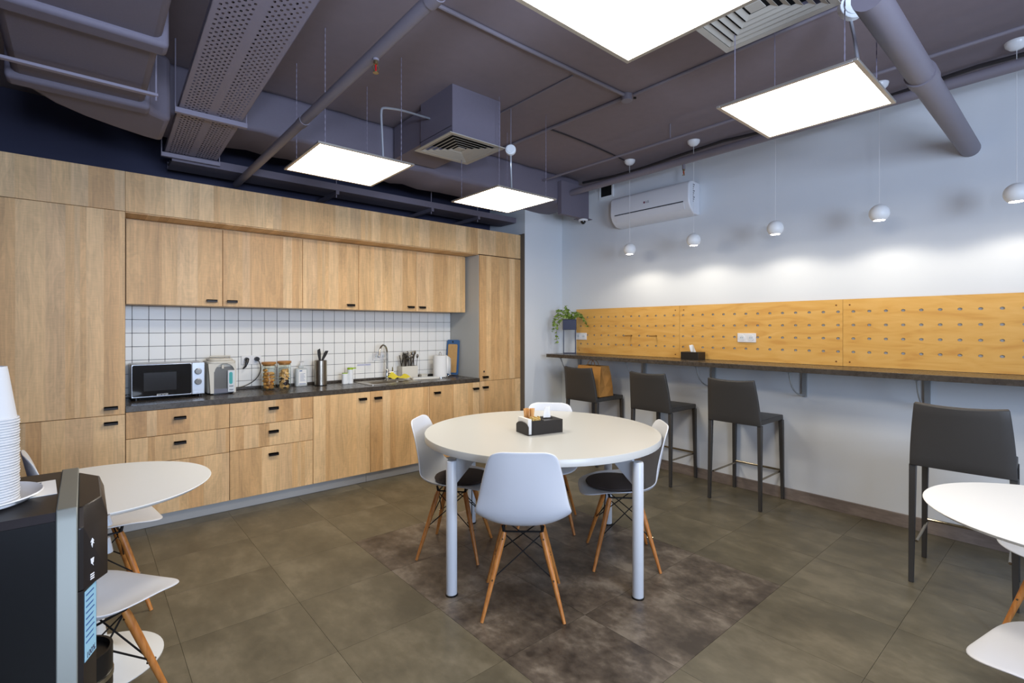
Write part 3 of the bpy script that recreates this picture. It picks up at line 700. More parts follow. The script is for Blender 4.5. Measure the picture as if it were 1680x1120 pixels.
skipy = []
for (pa, pb) in ((2.7065, 4.083), (1.2895, 2.7045), (-.1275, 1.2875), (-1.0, -.1295)):
    hs = [h for h in hy if pa+.02 < h < pb-.02 and h < 4.02]
    ys = [pa]+[(a+b_)/2 for a, b_ in zip(hs, hs[1:])]+[pb]; zs = [Z0]+[(a+b_)/2 for a, b_ in zip(hz, hz[1:])]+[Z1]
    b = B(); r = .0105
    for i, h in enumerate(hs):
        for j, zc in enumerate(hz):
            ya, yb, za, zb = ys[i], ys[i+1], zs[j], zs[j+1]
            ang = [PI*k/4 for k in range(8)]
            outp = [(yb, zc), (yb, zb), (h, zb), (ya, zb), (ya, zc), (ya, za), (h, za), (yb, za)]
            inn = [(h+r*1.25*math.cos(q), zc+r*.95*math.sin(q)) for q in ang]
            V = [(X0, y, z) for y, z in outp]+[(X0, y, z) for y, z in inn]+[(X0+.009, y, z) for y, z in inn]
            b.add(V, [(k, (k+1) % 8, 8+(k+1) % 8, 8+k) for k in range(8)], 0)
            b.add(V[8:], [(k, (k+1) % 8, 8+(k+1) % 8, 8+k) for k in range(8)], 1)
    b.add([(X0, pa, Z0), (X0, pb, Z0), (X0, pb, Z1), (X0, pa, Z1), (X1, pa, Z0), (X1, pb, Z0), (X1, pb, Z1), (X1, pa, Z1)], [(0, 1, 5, 4), (3, 7, 6, 2), (0, 4, 7, 3), (1, 2, 6, 5)], 1)
    bd = obj('plywood_board', b, [M['ply'], M['ply_edge']], t, flat=True)
    obj('backing', B().box(X0+.0092, X0+.0105, pa+.003, pb-.003, Z0+.003, Z1-.003), M['greyside'], bd)
    s_ = B()
    for y in (pa+.045, pb-.045):
        for z in (Z0+.033, Z1-.045): s_.tube([(X0-.0012, y, z), (X0, y, z)], .0065, 8)
    obj('screws', s_, M['screw'], bd)
# pegs
for k, y in enumerate((3.284, 2.972)):
    b = B().tube([(4.5445, y, 1.3705), (4.40, y, 1.3705)], .007, 12)
    obj('wooden_peg', b, M['rail'], label=('left' if k == 0 else 'right')+' of two pale pegs sticking out of the pegboard', cat='peg')
socket('double_socket', 'white double wall socket in the middle of the pegboard', 2.036, 1.366, 4.5265, face='x')
socket('double_socket', 'white double switch plate at the left end of the pegboard behind the ivy', 4.0, 1.356, 4.5265, face='x')
# plant stand with ivy
sx, sy = 4.37, 4.05
t = thing('plant_stand', 'navy metal plant stand with box planter on the end of the bar counter', 'plant stand', (sx, sy, 1.1535), rotz=math.radians(43-90)); PS = t
sx = sy = 0
b = B(); a = .070; c = .035; z0 = 0
for i in (-1, 1):
    for j in (-1, 1): b.box(i*a-.005, i*a+.005, j*c-.004, j*c+.004, z0+.008, z0+.335)
for i in (-1, 1):
    b.box(i*a-.005, i*a+.005, -c-.004, c+.004, z0, z0+.008); b.box(-a+.005, a-.005, i*c-.004, i*c+.004, z0, z0+.008)
obj('frame', b, M['navyplant'], t, world=False)
obj('planter', B().box(-.080, .080, -.055, .055, .28, .40), M['navyplant'], t, world=False, bevel=.004)
sx, sy, z0 = 4.37, 4.05, 1.1535
iv = thing('ivy', 'trailing green ivy spilling over the navy planter', 'plant', (sx, sy, z0+.40))
so = obj('soil', B().box(-.072, .072, -.048, .048, .0005, .005), M['blackwood'], iv, world=False); so.rotation_euler = (0, 0, math.radians(43-90))
vd = [Vector((-.759, .651, 0)), Vector((.759, -.651, 0))]   # trails spread to both sides of the planter
trails = []
S = Vector((sx, sy, z0+.405))
def tr(a, b_, c, d): trails.append(bez(S+Vector(a), S+Vector(b_), S+Vector(c), S+Vector(d), 12))
tr((-.03, .02, 0), (-.10, .10, .14), (-.16, .13, .05), (-.145, .125, -.14)); tr((-.03, .0, 0), (-.09, .03, .10), (-.15, .08, .04), (-.16, .10, -.06))
tr((0, -.02, 0), (.05, -.09, .12), (.08, -.16, .04), (.07, -.20, -.07)); tr((.02, .02, 0), (.03, -.02, .13), (.04, -.10, .09), (.06, -.15, .04))
tr((-.02, .03, 0), (-.05, .05, .12), (-.07, .08, .13), (-.10, .11, .10)); tr((0, 0, 0), (0, 0, .09), (-.02, .02, .13), (-.03, .05, .16)); tr((.03, 0, 0), (.0, .01, .05), (-.02, .0, .10), (-.05, .02, .12))
tr((-.05, .04, 0), (-.12, .08, .04), (-.13, .10, -.1), (-.12, .09, -.26)); tr((.04, -.02, 0), (.04, -.03, .04), (.02, -.08, .07), (.0, -.13, .05))
rnd = random.Random(11); sb = B()
for tpts in trails:
    sb.tube(tpts, .0016, 5)
obj('stems', sb, M['stem'], iv)
leaf_meshes = []
for tpts in trails:
    for k, p in enumerate(tpts[1:]):
        for q in range(2):
            L_ = rnd.uniform(.026, .044); o5 = [(0, 0), (.45, .25), (.5, .7), (.22, .62), (0, 1.05), (-.22, .62), (-.5, .7), (-.45, .25)]
            m = Matrix.Rotation(rnd.uniform(0, 2*PI), 3, 'Z') @ Matrix.Rotation(rnd.uniform(-1.5, .1), 3, 'X') @ Matrix.Rotation(rnd.uniform(-.5, .5), 3, 'Y')
            vs_ = [Vector((x*L_, y*L_, -abs(x)*L_*.35)) for x, y in o5]+[Vector((0, .5*L_, .003))]
            off = Vector((rnd.uniform(-.012, .012), rnd.uniform(-.012, .012), rnd.uniform(-.01, .01)))
            bb = B().add([m @ v+p+off for v in vs_], [(i, (i+1) % 8, 8) for i in range(8)])
            obj('leaf', bb, M['leaf'], iv, flat=True)
# paper bag
t = thing('paper_bag', 'brown kraft paper carrier bag standing on the leftmost bar stool', 'bag', (4.24, 3.56, .722))
z0, z1 = .723, 1.045; bx0, bx1 = 4.13, 4.36; by0, by1 = 3.40, 3.76
def ring(z, k, pin):
    c0, c1 = (bx0+bx1)/2, (by0+by1)/2; hx = (bx1-bx0)/2; hyy = (by1-by0)/2*(1-.12*k); hx2 = hx*(1-.45*k)
    return [(c0-hx2, c1-hyy, z), (c0, c1-hyy+pin, z), (c0+hx2, c1-hyy, z), (c0+hx2, c1, z), (c0+hx2, c1+hyy, z), (c0, c1+hyy-pin, z), (c0-hx2, c1+hyy, z), (c0-hx2, c1-.01, z)]
b = B(); R_ = [ring(z0, 0, .002), ring(z0+.10, .15, .02), ring(z0+.22, .5, .045), ring(z1, .95, .06)]
V = [v for r in R_ for v in r]; b.add(V, [(j*8+i, j*8+(i+1) % 8, (j+1)*8+(i+1) % 8, (j+1)*8+i) for j in range(3) for i in range(8)]+[tuple(range(8))])
obj('bag_body', b, M['kraft'], t, solid=.0015, flat=True)
for dx in (-.035, .035):
    obj('twisted_handle', B().tube(bez((4.245+dx, 3.64, z1-.02), (4.245+dx*.7, 3.64, z1+.085), (4.245+dx*.7, 3.53, z1+.085), (4.245+dx, 3.53, z1-.02)), .0035, 8), M['kraft'], t)
# tissue box on the bar
t = thing('tissue_box', 'black tissue box with white tissue on the bar counter', 'tissue box', (4.44, 2.50, 1.1535))
obj('box', B().box(4.37, 4.505, 2.42, 2.60, 1.1535, 1.225), M['blackwood'], t, bevel=.002)
def tissue(name, par, o, h=.06, wd=.05, world=True):
    b = B(); n = 6
    V = []
    for j in range(n+1):
        u = j/n
        for i in range(5):
            s_ = (i-2)/2; V.append((o[0]+.012*math.sin(s_*3+u*2), o[1]+s_*wd/2*(1-.25*u)+.018*u, o[2]+h*u+.006*math.cos(s_*5)*u))
    b.add(V, [(j*5+i, j*5+i+1, (j+1)*5+i+1, (j+1)*5+i) for j in range(n) for i in range(4)])
    return obj(name, b, M['paper'], par, solid=.001, sub=1, world=world)
tissue('tissue', t, (4.43, 2.50, 1.222), .07, .06)

# ------------------------------------------------------------------ round dining table
tc = (2.236, 2.318)
t = thing('round_table', 'large round cream table in the middle with four white tube legs', 'table', (tc[0], tc[1], 0))
obj('tabletop', B().lathe([(.735, .759), (.741, .762), (.741, .797), (.739, .80)], tc, 96), M['cream'], t)
for (lx, ly) in ((1.523, 2.282), (2.268, 1.603), (2.956, 2.354), (2.203, 3.033)):
    v = Vector((tc[0]-lx, tc[1]-ly, 0)).normalized()
    lg = obj('leg', B().lathe([(.030, .008), (.030, .725), (.026, .732)], (lx, ly), 28), M['tabletube'], t)
    obj('foot_cap', B().lathe([(.034, 0), (.034, .006), (.029, .0085)], (lx, ly), 24), M['blackp'], lg)
    s_ = v.cross(Vector((0, 0, 1)))*.0085
    p0 = Vector((lx, ly, 0))+v*.027; p1 = p0+v*.20
    prof = [(p0, .728), (p0, .60), (p1, .7585), (p0, .7585)] if 0 else [(p0, .60), (p0, .735), (p0+v*.04, .7585), (p1, .7585)]
    b = B(); b.add([tuple(q+s_+Vector((0, 0, z))) for q, z in prof]+[tuple(q-s_+Vector((0, 0, z))) for q, z in prof], [(0, 1, 2, 3), (7, 6, 5, 4), (0, 4, 5, 1), (1, 5, 6, 2), (2, 6, 7, 3), (3, 7, 4, 0)])
    obj('bracket', b, M['tabletube'], lg, bevel=.002)
# organiser on the table
t = thing('napkin_organiser', 'black table organiser with napkins, stirrers and tissue on the round table', 'organiser', (2.036, 2.225, .8003), rotz=math.radians(-12.8))
L_, Wd = .25, .152
b = B().box(.002, .006, 0, Wd, 0, .004)
b = B().box(.030, .034, 0, Wd, 0, .088).box(.034, .110, 0, .004, 0, .088).box(.034, .110, Wd-.004, Wd, 0, .088).box(.106, .110, .004, Wd-.004, 0, .088).box(.034, .106, .004, Wd-.004, 0, .004).box(.034, .106, .074, .078, .004, .086)
obj('tray_frame', b, M['blackwood'], t, world=False, bevel=.001)
b = B().prismx([(0, 0), (Wd, 0), (Wd, .05)]+[(Wd/2+Wd/2*math.cos(a), .045+.03*math.sin(a)) for a in [PI*i/10 for i in range(1, 10)]]+[(0, .05)], 0, .005)
b.box(.005, .030, 0, Wd, 0, .004); obj('napkin_front', b, M['blackwood'], t, world=False)
b = B().box(.1105, L_, .002, Wd-.002, 0, .082); obj('tissue_compartment', b, M['blackwood'], t, world=False, bevel=.001)
obj('slot_rim', B().box(.15, .21, .055, .095, .0822, .0838), M['black_in'], t, world=False)
def tableloc(x, y, z):
    a = math.radians(-12.8); return (2.036+x*math.cos(a)-y*math.sin(a), 2.225+x*math.sin(a)+y*math.cos(a), .8003+z)
ra = math.radians(-12.8)
n_ = thing('napkin_stack', 'stack of white paper napkins in the black organiser', 'napkins', tableloc(0, 0, 0), ra)
for i in range(5):
    obj('napkin', B().box(.0065+.0046*i, .0065+.0046*i+.0038, .012-.001*i, Wd-.012, .0045, .098-.001*(i % 3)), M['paper'], n_, world=False, bevel=.001)
tis = thing('paper_tissue', 'white tissue sticking up from the right end of the black organiser', 'tissue', tableloc(.18, .075, .083), ra-math.radians(75))
tissue('sheet', tis, (0, 0, .002), .072, .066, False)
rnd = random.Random(4)
smesh = None
for k in range(44):
    a = rnd.uniform(0, 2*PI); q = .028*math.sqrt(rnd.random()); lx, ly = rnd.uniform(-.3, .3), rnd.uniform(-.3, .3)
    x, y = .070+q*math.cos(a), .112+q*.9*math.sin(a)
    lx, ly = (x-.070)*9+rnd.uniform(-.06, .06), (y-.112)*9+rnd.uniform(-.06, .06)
    if smesh is None:
        o = obj('wooden_stirrer', B().box(-.003, .003, -.0009, .0009, 0, .140), M['stick'], world=False, loc=(0, 0, 0)); smesh = o
    else: o = smesh.copy(); C.objects.link(o)
    o.location = tableloc(x-lx*.02, y-ly*.02, .006); d_ = Vector((lx*.35, ly*.35, 1)).normalized()
    o.rotation_mode = 'QUATERNION'; o.rotation_quaternion = d_.to_track_quat('Z', 'X')
    setp(o, 'thin wooden coffee stirrer standing in the bundle in the black organiser', 'stirrer', 'coffee stirrers in the organiser')
sm = None
for k in range(7):
    if sm is None: o = obj('sugar_sachet', B().box(-.004, .004, -.020, .020, 0, .055).box(-.0015, .0015, -.022, .022, .055, .064), M['sugar'], world=False, loc=(0, 0, 0), bevel=.001); sm = o
    else: o = sm.copy(); C.objects.link(o)
    o.location = tableloc(.046+.009*k, .038+.003*(k % 2), .042-.003*(k % 3)); o.rotation_euler = (rnd.uniform(-.15, .15), rnd.uniform(-.08, .08), ra+rnd.uniform(-.2, .2))
    setp(o, 'yellow sugar sachet in the near compartment of the black organiser', 'sachet', 'sugar sachets in the organiser')

# ------------------------------------------------------------------ white shell chairs
SH = [(.268, .430, .060, 0, 0), (.267, .434, .105, 0, 0), (.260, .440, .146, .001, 0), (.244, .446, .180, .002, 0), (.220, .451, .204, .004, 0), (.190, .454, .219, .008, 0), (.152, .456, .229, .015, 0), (.11, .456, .236, .024, 0), (.03, .449, .241, .036, 0),
      (-.05, .444, .244, .050, 0), (-.115, .447, .246, .066, .0), (-.160, .468, .246, .070, .008), (-.190, .508, .240, .045, .028), (-.209, .562, .231, .018, .044), (-.224, .63, .219, .003, .05), (-.238, .70, .205, 0, .045),
      (-.251, .765, .188, 0, .036), (-.260, .812, .176, 0, .026), (-.265, .838, .161, 0, .018), (-.268, .851, .138, 0, .01), (-.269, .858, .100, 0, .004)]
def make_chair(label, group='white shell chairs with beech legs'):
    t = thing('dining_chair', label, 'chair', (0, 0, 0), group=group)
    n = 12; V = []
    for (y, z, hw, lift, curl) in SH:
        for i in range(n+1):
            s_ = -1+2*i/n; V.append((s_*hw, y+curl*abs(s_)**2.4, z+lift*abs(s_)**2.6))
    b = B().add(V, [(j*(n+1)+i, j*(n+1)+i+1, (j+1)*(n+1)+i+1, (j+1)*(n+1)+i) for j in range(len(SH)-1) for i in range(n)])
    obj('seat_shell', b, M['shell'], t, world=False, solid=.008, sub=1, ang=180)
    F, Tp = .203, .088
    tops = {}; feet = {}
    for i in (-1, 1):
        for j in (-1, 1):
            f = Vector((i*F, j*F*.97, 0)); tp = Vector((i*Tp*1.1, j*Tp, .405)); tops[i, j] = tp; feet[i, j] = f
            pts = [f, f.lerp(tp, .3), f.lerp(tp, .7), f.lerp(tp, .94), tp]
            lg = obj('leg', B().tube(pts, [.0085, .0115, .0150, .0155, .0125], 14), M['beech'], t, world=False)
            d_ = (tp-f).normalized(); s_ = Vector((i, 0, 0))
            bt = B()
            for u in (.47, .93): c = f.lerp(tp, u); bt.tube([c-Vector((0, .0175, 0)), c+Vector((0, .0175, 0))], .0042, 8)
            obj('bolt', bt, M['rail'], lg, world=False)
    b = B()
    for (p, q) in (((-1, -1), (1, -1)), ((-1, 1), (1, 1)), ((-1, -1), (-1, 1)), ((1, -1), (1, 1))):
        for a, c in ((p, q), (q, p)):
            b.tube([tops[a]*.97, feet[c].lerp(tops[c], .47)], .0034, 6)
    for i in (-1, 1):
        b.tube([tops[i, -1]+Vector((0, 0, .002)), tops[i, 1]+Vector((0, 0, .002))], .005, 6)
        b.tube([tops[-1, i]+Vector((0, 0, .002)), tops[1, i]+Vector((0, 0, .002))], .005, 6)
        for j in (-1, 1): b.tube([tops[i, j], Vector((i*.105, j*.095, .440))], [.009, .006], 8)
    obj('wire_frame', b, M['steel'], t, world=False)
    return t
ch = [('white shell chair nearest the camera at the round table, seen from behind', 1.773, 1.978, 48),
      ('white shell chair with brown seat pad on the left of the round table', 1.864, 2.743, -50),
      ('white shell chair with brown seat pad on the right of the round table', 2.593, 1.956, 136),
      ('white shell chair on the far side of the round table', 2.63, 2.66, 221),
      ('white shell chair on the far side of the small left table by the cabinets', .045, 3.34, 7),
      ('white shell chair in front of the small left table, beside the black dispenser', -.012, 2.37, 36),
      ('white shell chair in the bottom right corner of the photo, pushed in beside its table', 2.185, -.02, 78),
      ('white shell chair behind the small right table, mostly out of frame', 3.40, .04, 162)]
proto = None
for lab, x, y, a in ch:
    c = make_chair(lab) if proto is None else copy_tree(proto)
    if proto is None: proto = c
    c.location = (x, y, 0); c.rotation_euler = (0, 0, math.radians(a-90)); c['label'] = lab
for k, (lab, x, y, a) in enumerate((('left chair', 1.864, 2.743, -50), ('right chair', 2.593, 1.956, 136))):
    b = B().lathe([(.165, .462), (.178, .466), (.182, .473), (.178, .480), (.165, .484)], (0, 0), 40)
    o = obj('seat_pad', b, M['cushion'], world=False, loc=(x, y, 0), label='round brown seat pad on the %s of the round table' % lab, cat='cushion', group='brown seat pads')
    v = Vector((math.cos(math.radians(a)), math.sin(math.radians(a))))*.045
    o.location = (x+v.x, y+v.y, .004)

# ------------------------------------------------------------------ bar stools
def make_stool(label):
    t = thing('bar_stool', label, 'stool', (0, 0, 0), group='grey leather bar stools at the bar counter')
    # local: +X towards the counter, rear legs at x=0
    Wh, Dp = .2, .43
    obj('seat', B().prism(rrect(.0, Dp+.012, -Wh-.012, Wh+.012, .012), .675, .716), M['leather'], t, world=False, bevel=.006)
    n = 8; V = []; rows_ = 6
    for j in range(rows_+1):
        u = j/rows_; z = .672+u*.365; hw = .218-.028*u**1.6; x = -.012-.055*u**1.5
        for i in range(n+1):
            s_ = -1+2*i/n; V.append((x-.022*(1-s_*s_)*u**.5, s_*hw, z-(.012*(1-s_*s_) if j == rows_ else 0)))
    b = B().add(V, [(j*(n+1)+i, j*(n+1)+i+1, (j+1)*(n+1)+i+1, (j+1)*(n+1)+i) for j in range(rows_) for i in range(n)])
    obj('backrest', b, M['leather'], t, world=False, solid=.030, bevel=.006, ang=50)
    for s_ in (-1, 1):
        obj('leg', B().beam((0, s_*.205, .674), (-.012, s_*.212, 0), .034, .034, .024, .024), M['leather'], t, world=False, bevel=.003)
        obj('leg', B().beam((Dp-.005, s_*.200, .674), (Dp+.005, s_*.208, 0), .034, .034, .024, .024), M['leather'], t, world=False, bevel=.003)
        obj('side_rail', B().tube([(.010, s_*.19, .232), (Dp-.01, s_*.19, .232)], .0075, 10), M['rail'], t, world=False)
    obj('foot_rail', B().tube([(Dp, -.19, .245), (Dp, .19, .245)], .009, 10), M['rail'], t, world=False)
    return t
proto = None
for lab, x, y, r in (('grey leather bar stool second from the right, bare seat', 4.082, 1.938, 0),
                     ('grey leather bar stool between the bag stool and the third stool', 4.082, 2.735, 0),
                     ('grey leather bar stool furthest left, with a paper bag on its seat', 4.082, 3.600, 0),
                     ('grey leather bar stool nearest the camera at far right, pulled away from the counter', 3.625, .475, 3)):
    c = make_stool(lab) if proto is None else copy_tree(proto)
    if proto is None: proto = c
    c.location = (x, y, 0); c.rotation_euler = (0, 0, math.radians(r)); c['label'] = lab

# ------------------------------------------------------------------ small pedestal tables
def pedestal(x, y, r, label):
    t = thing('pedestal_table', label, 'table', (x, y, 0), group='small round white pedestal tables')
    obj('tabletop', B().lathe([(r-.022, .748), (r-.003, .760), (r, .764), (r-.002, .766)], (x, y), 80), M['white_matt'], t)
    pr = [(.245, 0), (.245, .004), (.20, .012), (.12, .028), (.07, .055), (.045, .10), (.034, .18), (.030, .35), (.032, .55), (.045, .66), (.075, .72), (.10, .746)]
    obj('pedestal', B().lathe(pr, (x, y), 56), M['white_matt'], t)
pedestal(.036, 2.80, .430, 'small round white table on the left between the dispenser and the cabinets')
pedestal(2.70, .012, .457, 'small round white table cut by the right edge of the photo')

# ------------------------------------------------------------------ water dispenser
t = thing('water_dispenser', 'black and silver water dispenser at the left edge nearest the camera', 'dispenser', (-.2, 1.38, 0))
ZT = 1.12
obj('side_panel', B().box(-.44, -.038, 1.205, 1.56, 0.0, ZT-.014), M['machside'], t)
b = B().prismx([(1.205, ZT-.0135), (1.214, ZT), (1.551, ZT), (1.56, ZT-.0135)], -.44, -.038); obj('top_panel', b, M['machblack'], t)
b = B().prismx([(1.200, 0), (1.200, ZT-.016), (1.212, ZT+.004), (1.553, ZT+.004), (1.566, ZT-.016), (1.566, 0)], -.0375, -.008); obj('silver_band', b, M['machsilver'], t, bevel=.002)
# front head: chamfered in plan, sloping top
def head(z0, z1, ztop, yc0, xo, y_in):
    pl = [(-.0078, 1.204), (.000, 1.207), (xo, yc0), (xo, y_in), (-.0078, 1.562)]
    tp = [(-.0078, 1.235), (.000, 1.237), (xo*.75, yc0+.03), (xo*.75, y_in-.03), (-.0078, 1.535)]
    n = 5; V = [(x, y, z0) for x, y in pl]+[(x, y, z1) for x, y in pl]+[(x, y, ztop) for x, y in tp]
    return B().add(V, [tuple(range(5))[::-1], tuple(range(10, 15))]+[(k*5+i, k*5+(i+1) % 5, (k+1)*5+(i+1) % 5, (k+1)*5+i) for k in (0, 1) for i in range(5)])
hd = obj('control_head', head(.97, ZT-.035, ZT-.004, 1.262, .036, 1.50), M['machblack'], t, bevel=.002)
pl = [(-.0078, 1.204), (.000, 1.207), (.019, 1.255), (.019, 1.51), (-.0078, 1.562)]
fp = obj('front_panel', B().prism(pl, 0, .9695), M['machblack'], t)
obj('tap_lever', B().tube([(.034, 1.29, 1.075), (.039, 1.29, 1.055)], .007, 10).tube([(.034, 1.29, 1.03), (.039, 1.29, 1.00)], .007, 10), M['silver'], hd)
dt = obj('drip_tray', B().lathe([(.05, .66), (.063, .70), (.063, .785), (.058, .785), (.058, .775)], (-.015, 1.36), 32), M['blackp'], t)
obj('drip_ring', B().lathe([(.0645, .725), (.0645, .735)], (-.015, 1.36), 32), M['chrome'], dt)
# pictograms and sticker on the chamfer plane between (0,1.207) and (.019,1.255)
cu = Vector((.019, .048, 0)).normalized(); nrm = Vector((cu.y, -cu.x, 0)); O = Vector((0, 1.207, 0))
def chamf(u, z, off=.0006): return O+cu*u+nrm*off+Vector((0, 0, z))
def on_chamfer(polys):
    b = B()
    for pg in polys:
        n = len(pg); b.add([chamf(u, z, .0004) for u, z in pg]+[chamf(u, z, .0010) for u, z in pg], [tuple(range(n)), tuple(range(n, 2*n))]+[(i, (i+1) % n, n+(i+1) % n, n+i) for i in range(n)])
    return b
# head chamfer runs to (.036,1.262): pictograms sit on it
cu2 = Vector((.036, .055, 0)).normalized(); n2 = Vector((cu2.y, -cu2.x, 0))
for k, z in enumerate((1.045, 1.010, .985)):
    b = B(); s_ = .010
    shapes = {0: [[(0, 1), (.5, .45), (.22, .45), (.5, 0), (.16, .2), (0, -.5), (-.3, .1), (-.1, .45), (-.5, .45)]], 1: [[(-.45, .8), (.45, .8), (.3, 0), (.1, 0), (.3, -.5), (-.1, -.1), (-.3, 0)]], 2: [[(-.5, .5), (.5, .5), (.5, .3), (-.5, .3)], [(-.5, .15), (.5, .15), (.5, -.05), (-.5, -.05)], [(-.5, -.2), (.5, -.2), (.5, -.4), (-.5, -.4)]]}[k]
    for pg in shapes:
        n = len(pg)
        P_ = [Vector((0, 1.207, z))+cu2*(.022+u*s_)+n2*q+Vector((0, 0, v*s_*1.2)) for q in (.0004, .001) for u, v in pg]
        b.add(P_, [tuple(range(n)), tuple(range(n, 2*n))]+[(i, (i+1) % n, n+(i+1) % n, n+i) for i in range(n)])
    obj('pictogram', b, M['white_gloss'], hd)
stk = obj('sticker', on_chamfer([[(.004, .937), (.046, .937), (.046, 1.03-.072), (.004, 1.03-.072)]] if 0 else [[(.003, .925), (.048, .925), (.048, 1.015-.05), (.003, 1.015-.05)], [(.003, .835), (.048, .835), (.048, .9248), (.003, .9248)]]), M['bluelabel'], fp)
b = B()
rnd = random.Random(9)
pg = []
for i in range(9):
    z = .955-.011*i; pg.append([(.007, z), (.007+rnd.uniform(.025, .037), z), (.007+.03, z+.0028), (.007, z+.0028)])
bb = B()
for q in pg:
    n = 4; bb.add([chamf(u, z, .0011) for u, z in q]+[chamf(u, z, .0014) for u, z in q], [tuple(range(n)), tuple(range(n, 2*n))]+[(i, (i+1) % n, n+(i+1) % n, n+i) for i in range(n)])
obj('sticker_print', bb, M['blueprint'], stk)
bp = Vector(t['_base'])
text_mesh('sticker_lettering', '100%', .016, M['print'], stk, frame_mtx(chamf(.026, .843, .0014)-bp, cu, (0, 0, 1)), .0002)
# paper note, plate and cups on top
nt_ = thing('paper_note', 'printed white paper note lying on top of the black dispenser', 'paper', (-.08, 1.41, ZT), rotz=math.radians(3))
obj('sheet', B().box(-.12, .037, -.065, .060, .0005, .0012), M['paper'], nt_, world=False)
b = B()
for i in range(6):
    y = .045-.017*i; b.box(-.105, .015-.02*(i % 3), y, y+.005, .0012, .0016)
obj('note_print', b, M['print'], nt_, world=False)
px, py = -.163, 1.358
pb = B().lathe([(.05, ZT+.0018), (.086, ZT+.0025), (.100, ZT+.012), (.104, ZT+.014), (.102, ZT+.016), (.098, ZT+.014), (.084, ZT+.005), (.0, ZT+.0045)], (px, py), 48, cap=False)
pb.v = [v for v in pb.v]
obj('plate', pb, M['white_gloss'], label='white plate under the paper cups on the dispenser', cat='plate')
cup_proto = None
cz0 = ZT+.0052; ncup = 33; pit = .0049
for k in range(ncup):
    z = cz0+pit*k
    if cup_proto is None:
        R1, R0, h = .0400, .0265, .098
        b = B().lathe([(R1-.001, .0005), (R1+.0018, .0005), (R1+.0028, .0022), (R1+.0018, .0040), (R1-.0006, .0040), (R0, h), (R0-.004, h), (R0-.004, h-.006), (R0-.0012, h-.006)], (0, 0), 36, cap=False)
        b.add([((R0-.004)*math.cos(q*PI/12), (R0-.004)*math.sin(q*PI/12), h-.006) for q in range(24)], [tuple(range(24))])
        o = obj('paper_cup', b, M['cup'], world=False, loc=(0, 0, 0), ang=50); cup_proto = o
    else: o = cup_proto.copy(); C.objects.link(o)
    o.location = (px+.030+.0006*math.sin(k*1.7), py-.045+.0006*math.cos(k*2.3), z)
    setp(o, 'topmost white paper cup of the stack, its whole side showing' if k == ncup-1 else 'white paper cup nested in the stack, only its rim showing', 'cup', 'stacked paper cups on the dispenser')

# ------------------------------------------------------------------ ceiling services
# lit panels
for k, (x0, x1, y0, y1, lab) in enumerate(((.978, 1.575, 2.775, 3.395, 'square lit ceiling panel hanging left, above the left chair of the round table'),
                           (2.255, 2.855, 2.785, 3.385, 'square lit ceiling panel hanging furthest back, near the white corner'),
                           (1.005, 1.593, .585, 1.175, 'largest lit ceiling panel at the top edge, nearest the camera'),
                           (2.232, 2.796, .586, 1.146, 'lit ceiling panel hanging upper right, near the wide grey pipe'))):
    z = 2.47; t = thing('ceiling_lamp', lab, 'lamp', ((x0+x1)/2, (y0+y1)/2, z), group='hanging square panel lamps')
    b = B(); f = .017
    b.box(x0, x1, y0, y0+f, z, z+.011).box(x0, x1, y1-f, y1, z, z+.011).box(x0, x0+f, y0+f, y1-f, z, z+.011).box(x1-f, x1, y0+f, y1-f, z, z+.011).box(x0+f, x1-f, y0+f, y1-f, z+.007, z+.011)
    obj('frame', b, M['alum'], t, bevel=.001, seg=1)
    obj('diffuser', B().add([(x0+f, y0+f, z+.0015), (x1-f, y0+f, z+.0015), (x1-f, y1-f, z+.0015), (x0+f, y1-f, z+.0015)], [(0, 3, 2, 1)]), M['panel'], t, flat=True)
    for (cx, cy) in ((x0+.06, y0+.06), (x1-.06, y0+.06), (x0+.06, y1-.06), (x1-.06, y1-.06)):
        b = B(); zz = z+.012; i = 0
        while zz < ZC-.02:
            if i % 2: b.box(cx-.0022, cx+.0022, cy-.0009, cy+.0009, zz, zz+.020)
            else: b.box(cx-.0009, cx+.0009, cy-.0022, cy+.0022, zz, zz+.020)
            zz += .0175; i += 1
        obj('chain', b, M['tray'], t, flat=True)
# flexible conduits down to the lamps
for lab, pts, nm in (('thin grey conduit dropping from the ceiling to the left lit panel', [(1.94, 3.2, 3.0), (1.6, 3.0, 2.90), (1.43, 2.93, 2.845), (1.425, 2.93, 2.80), (1.43, 2.93, 2.7), (1.44, 2.93, 2.485)], 'conduit'),
                 ('pale flexible conduit curving from the white junction box to the furthest lit panel', [(2.50, 2.93, 2.80), (2.50, 2.93, 2.72), (2.53, 2.96, 2.62), (2.585, 3.02, 2.485)], 'conduit'),
                 ('pale flexible conduit dropping to the upper right lit panel', [(2.62, .72, 2.86), (2.615, .70, 2.75), (2.62, .685, 2.62), (2.63, .69, 2.485)], 'conduit')):
    P_ = []
    for a, b_ in zip(pts, pts[1:]):
        for q in range(6): P_.append(Vector(a).lerp(Vector(b_), q/6))
    P_.append(Vector(pts[-1]))
    for _ in range(3): P_ = [P_[0]]+[(P_[i-1]+P_[i]*2+P_[i+1])/4 for i in range(1, len(P_)-1)]+[P_[-1]]
    obj(nm, B().tube(P_, .0072, 10), M['silver'], label=lab, cat='conduit')
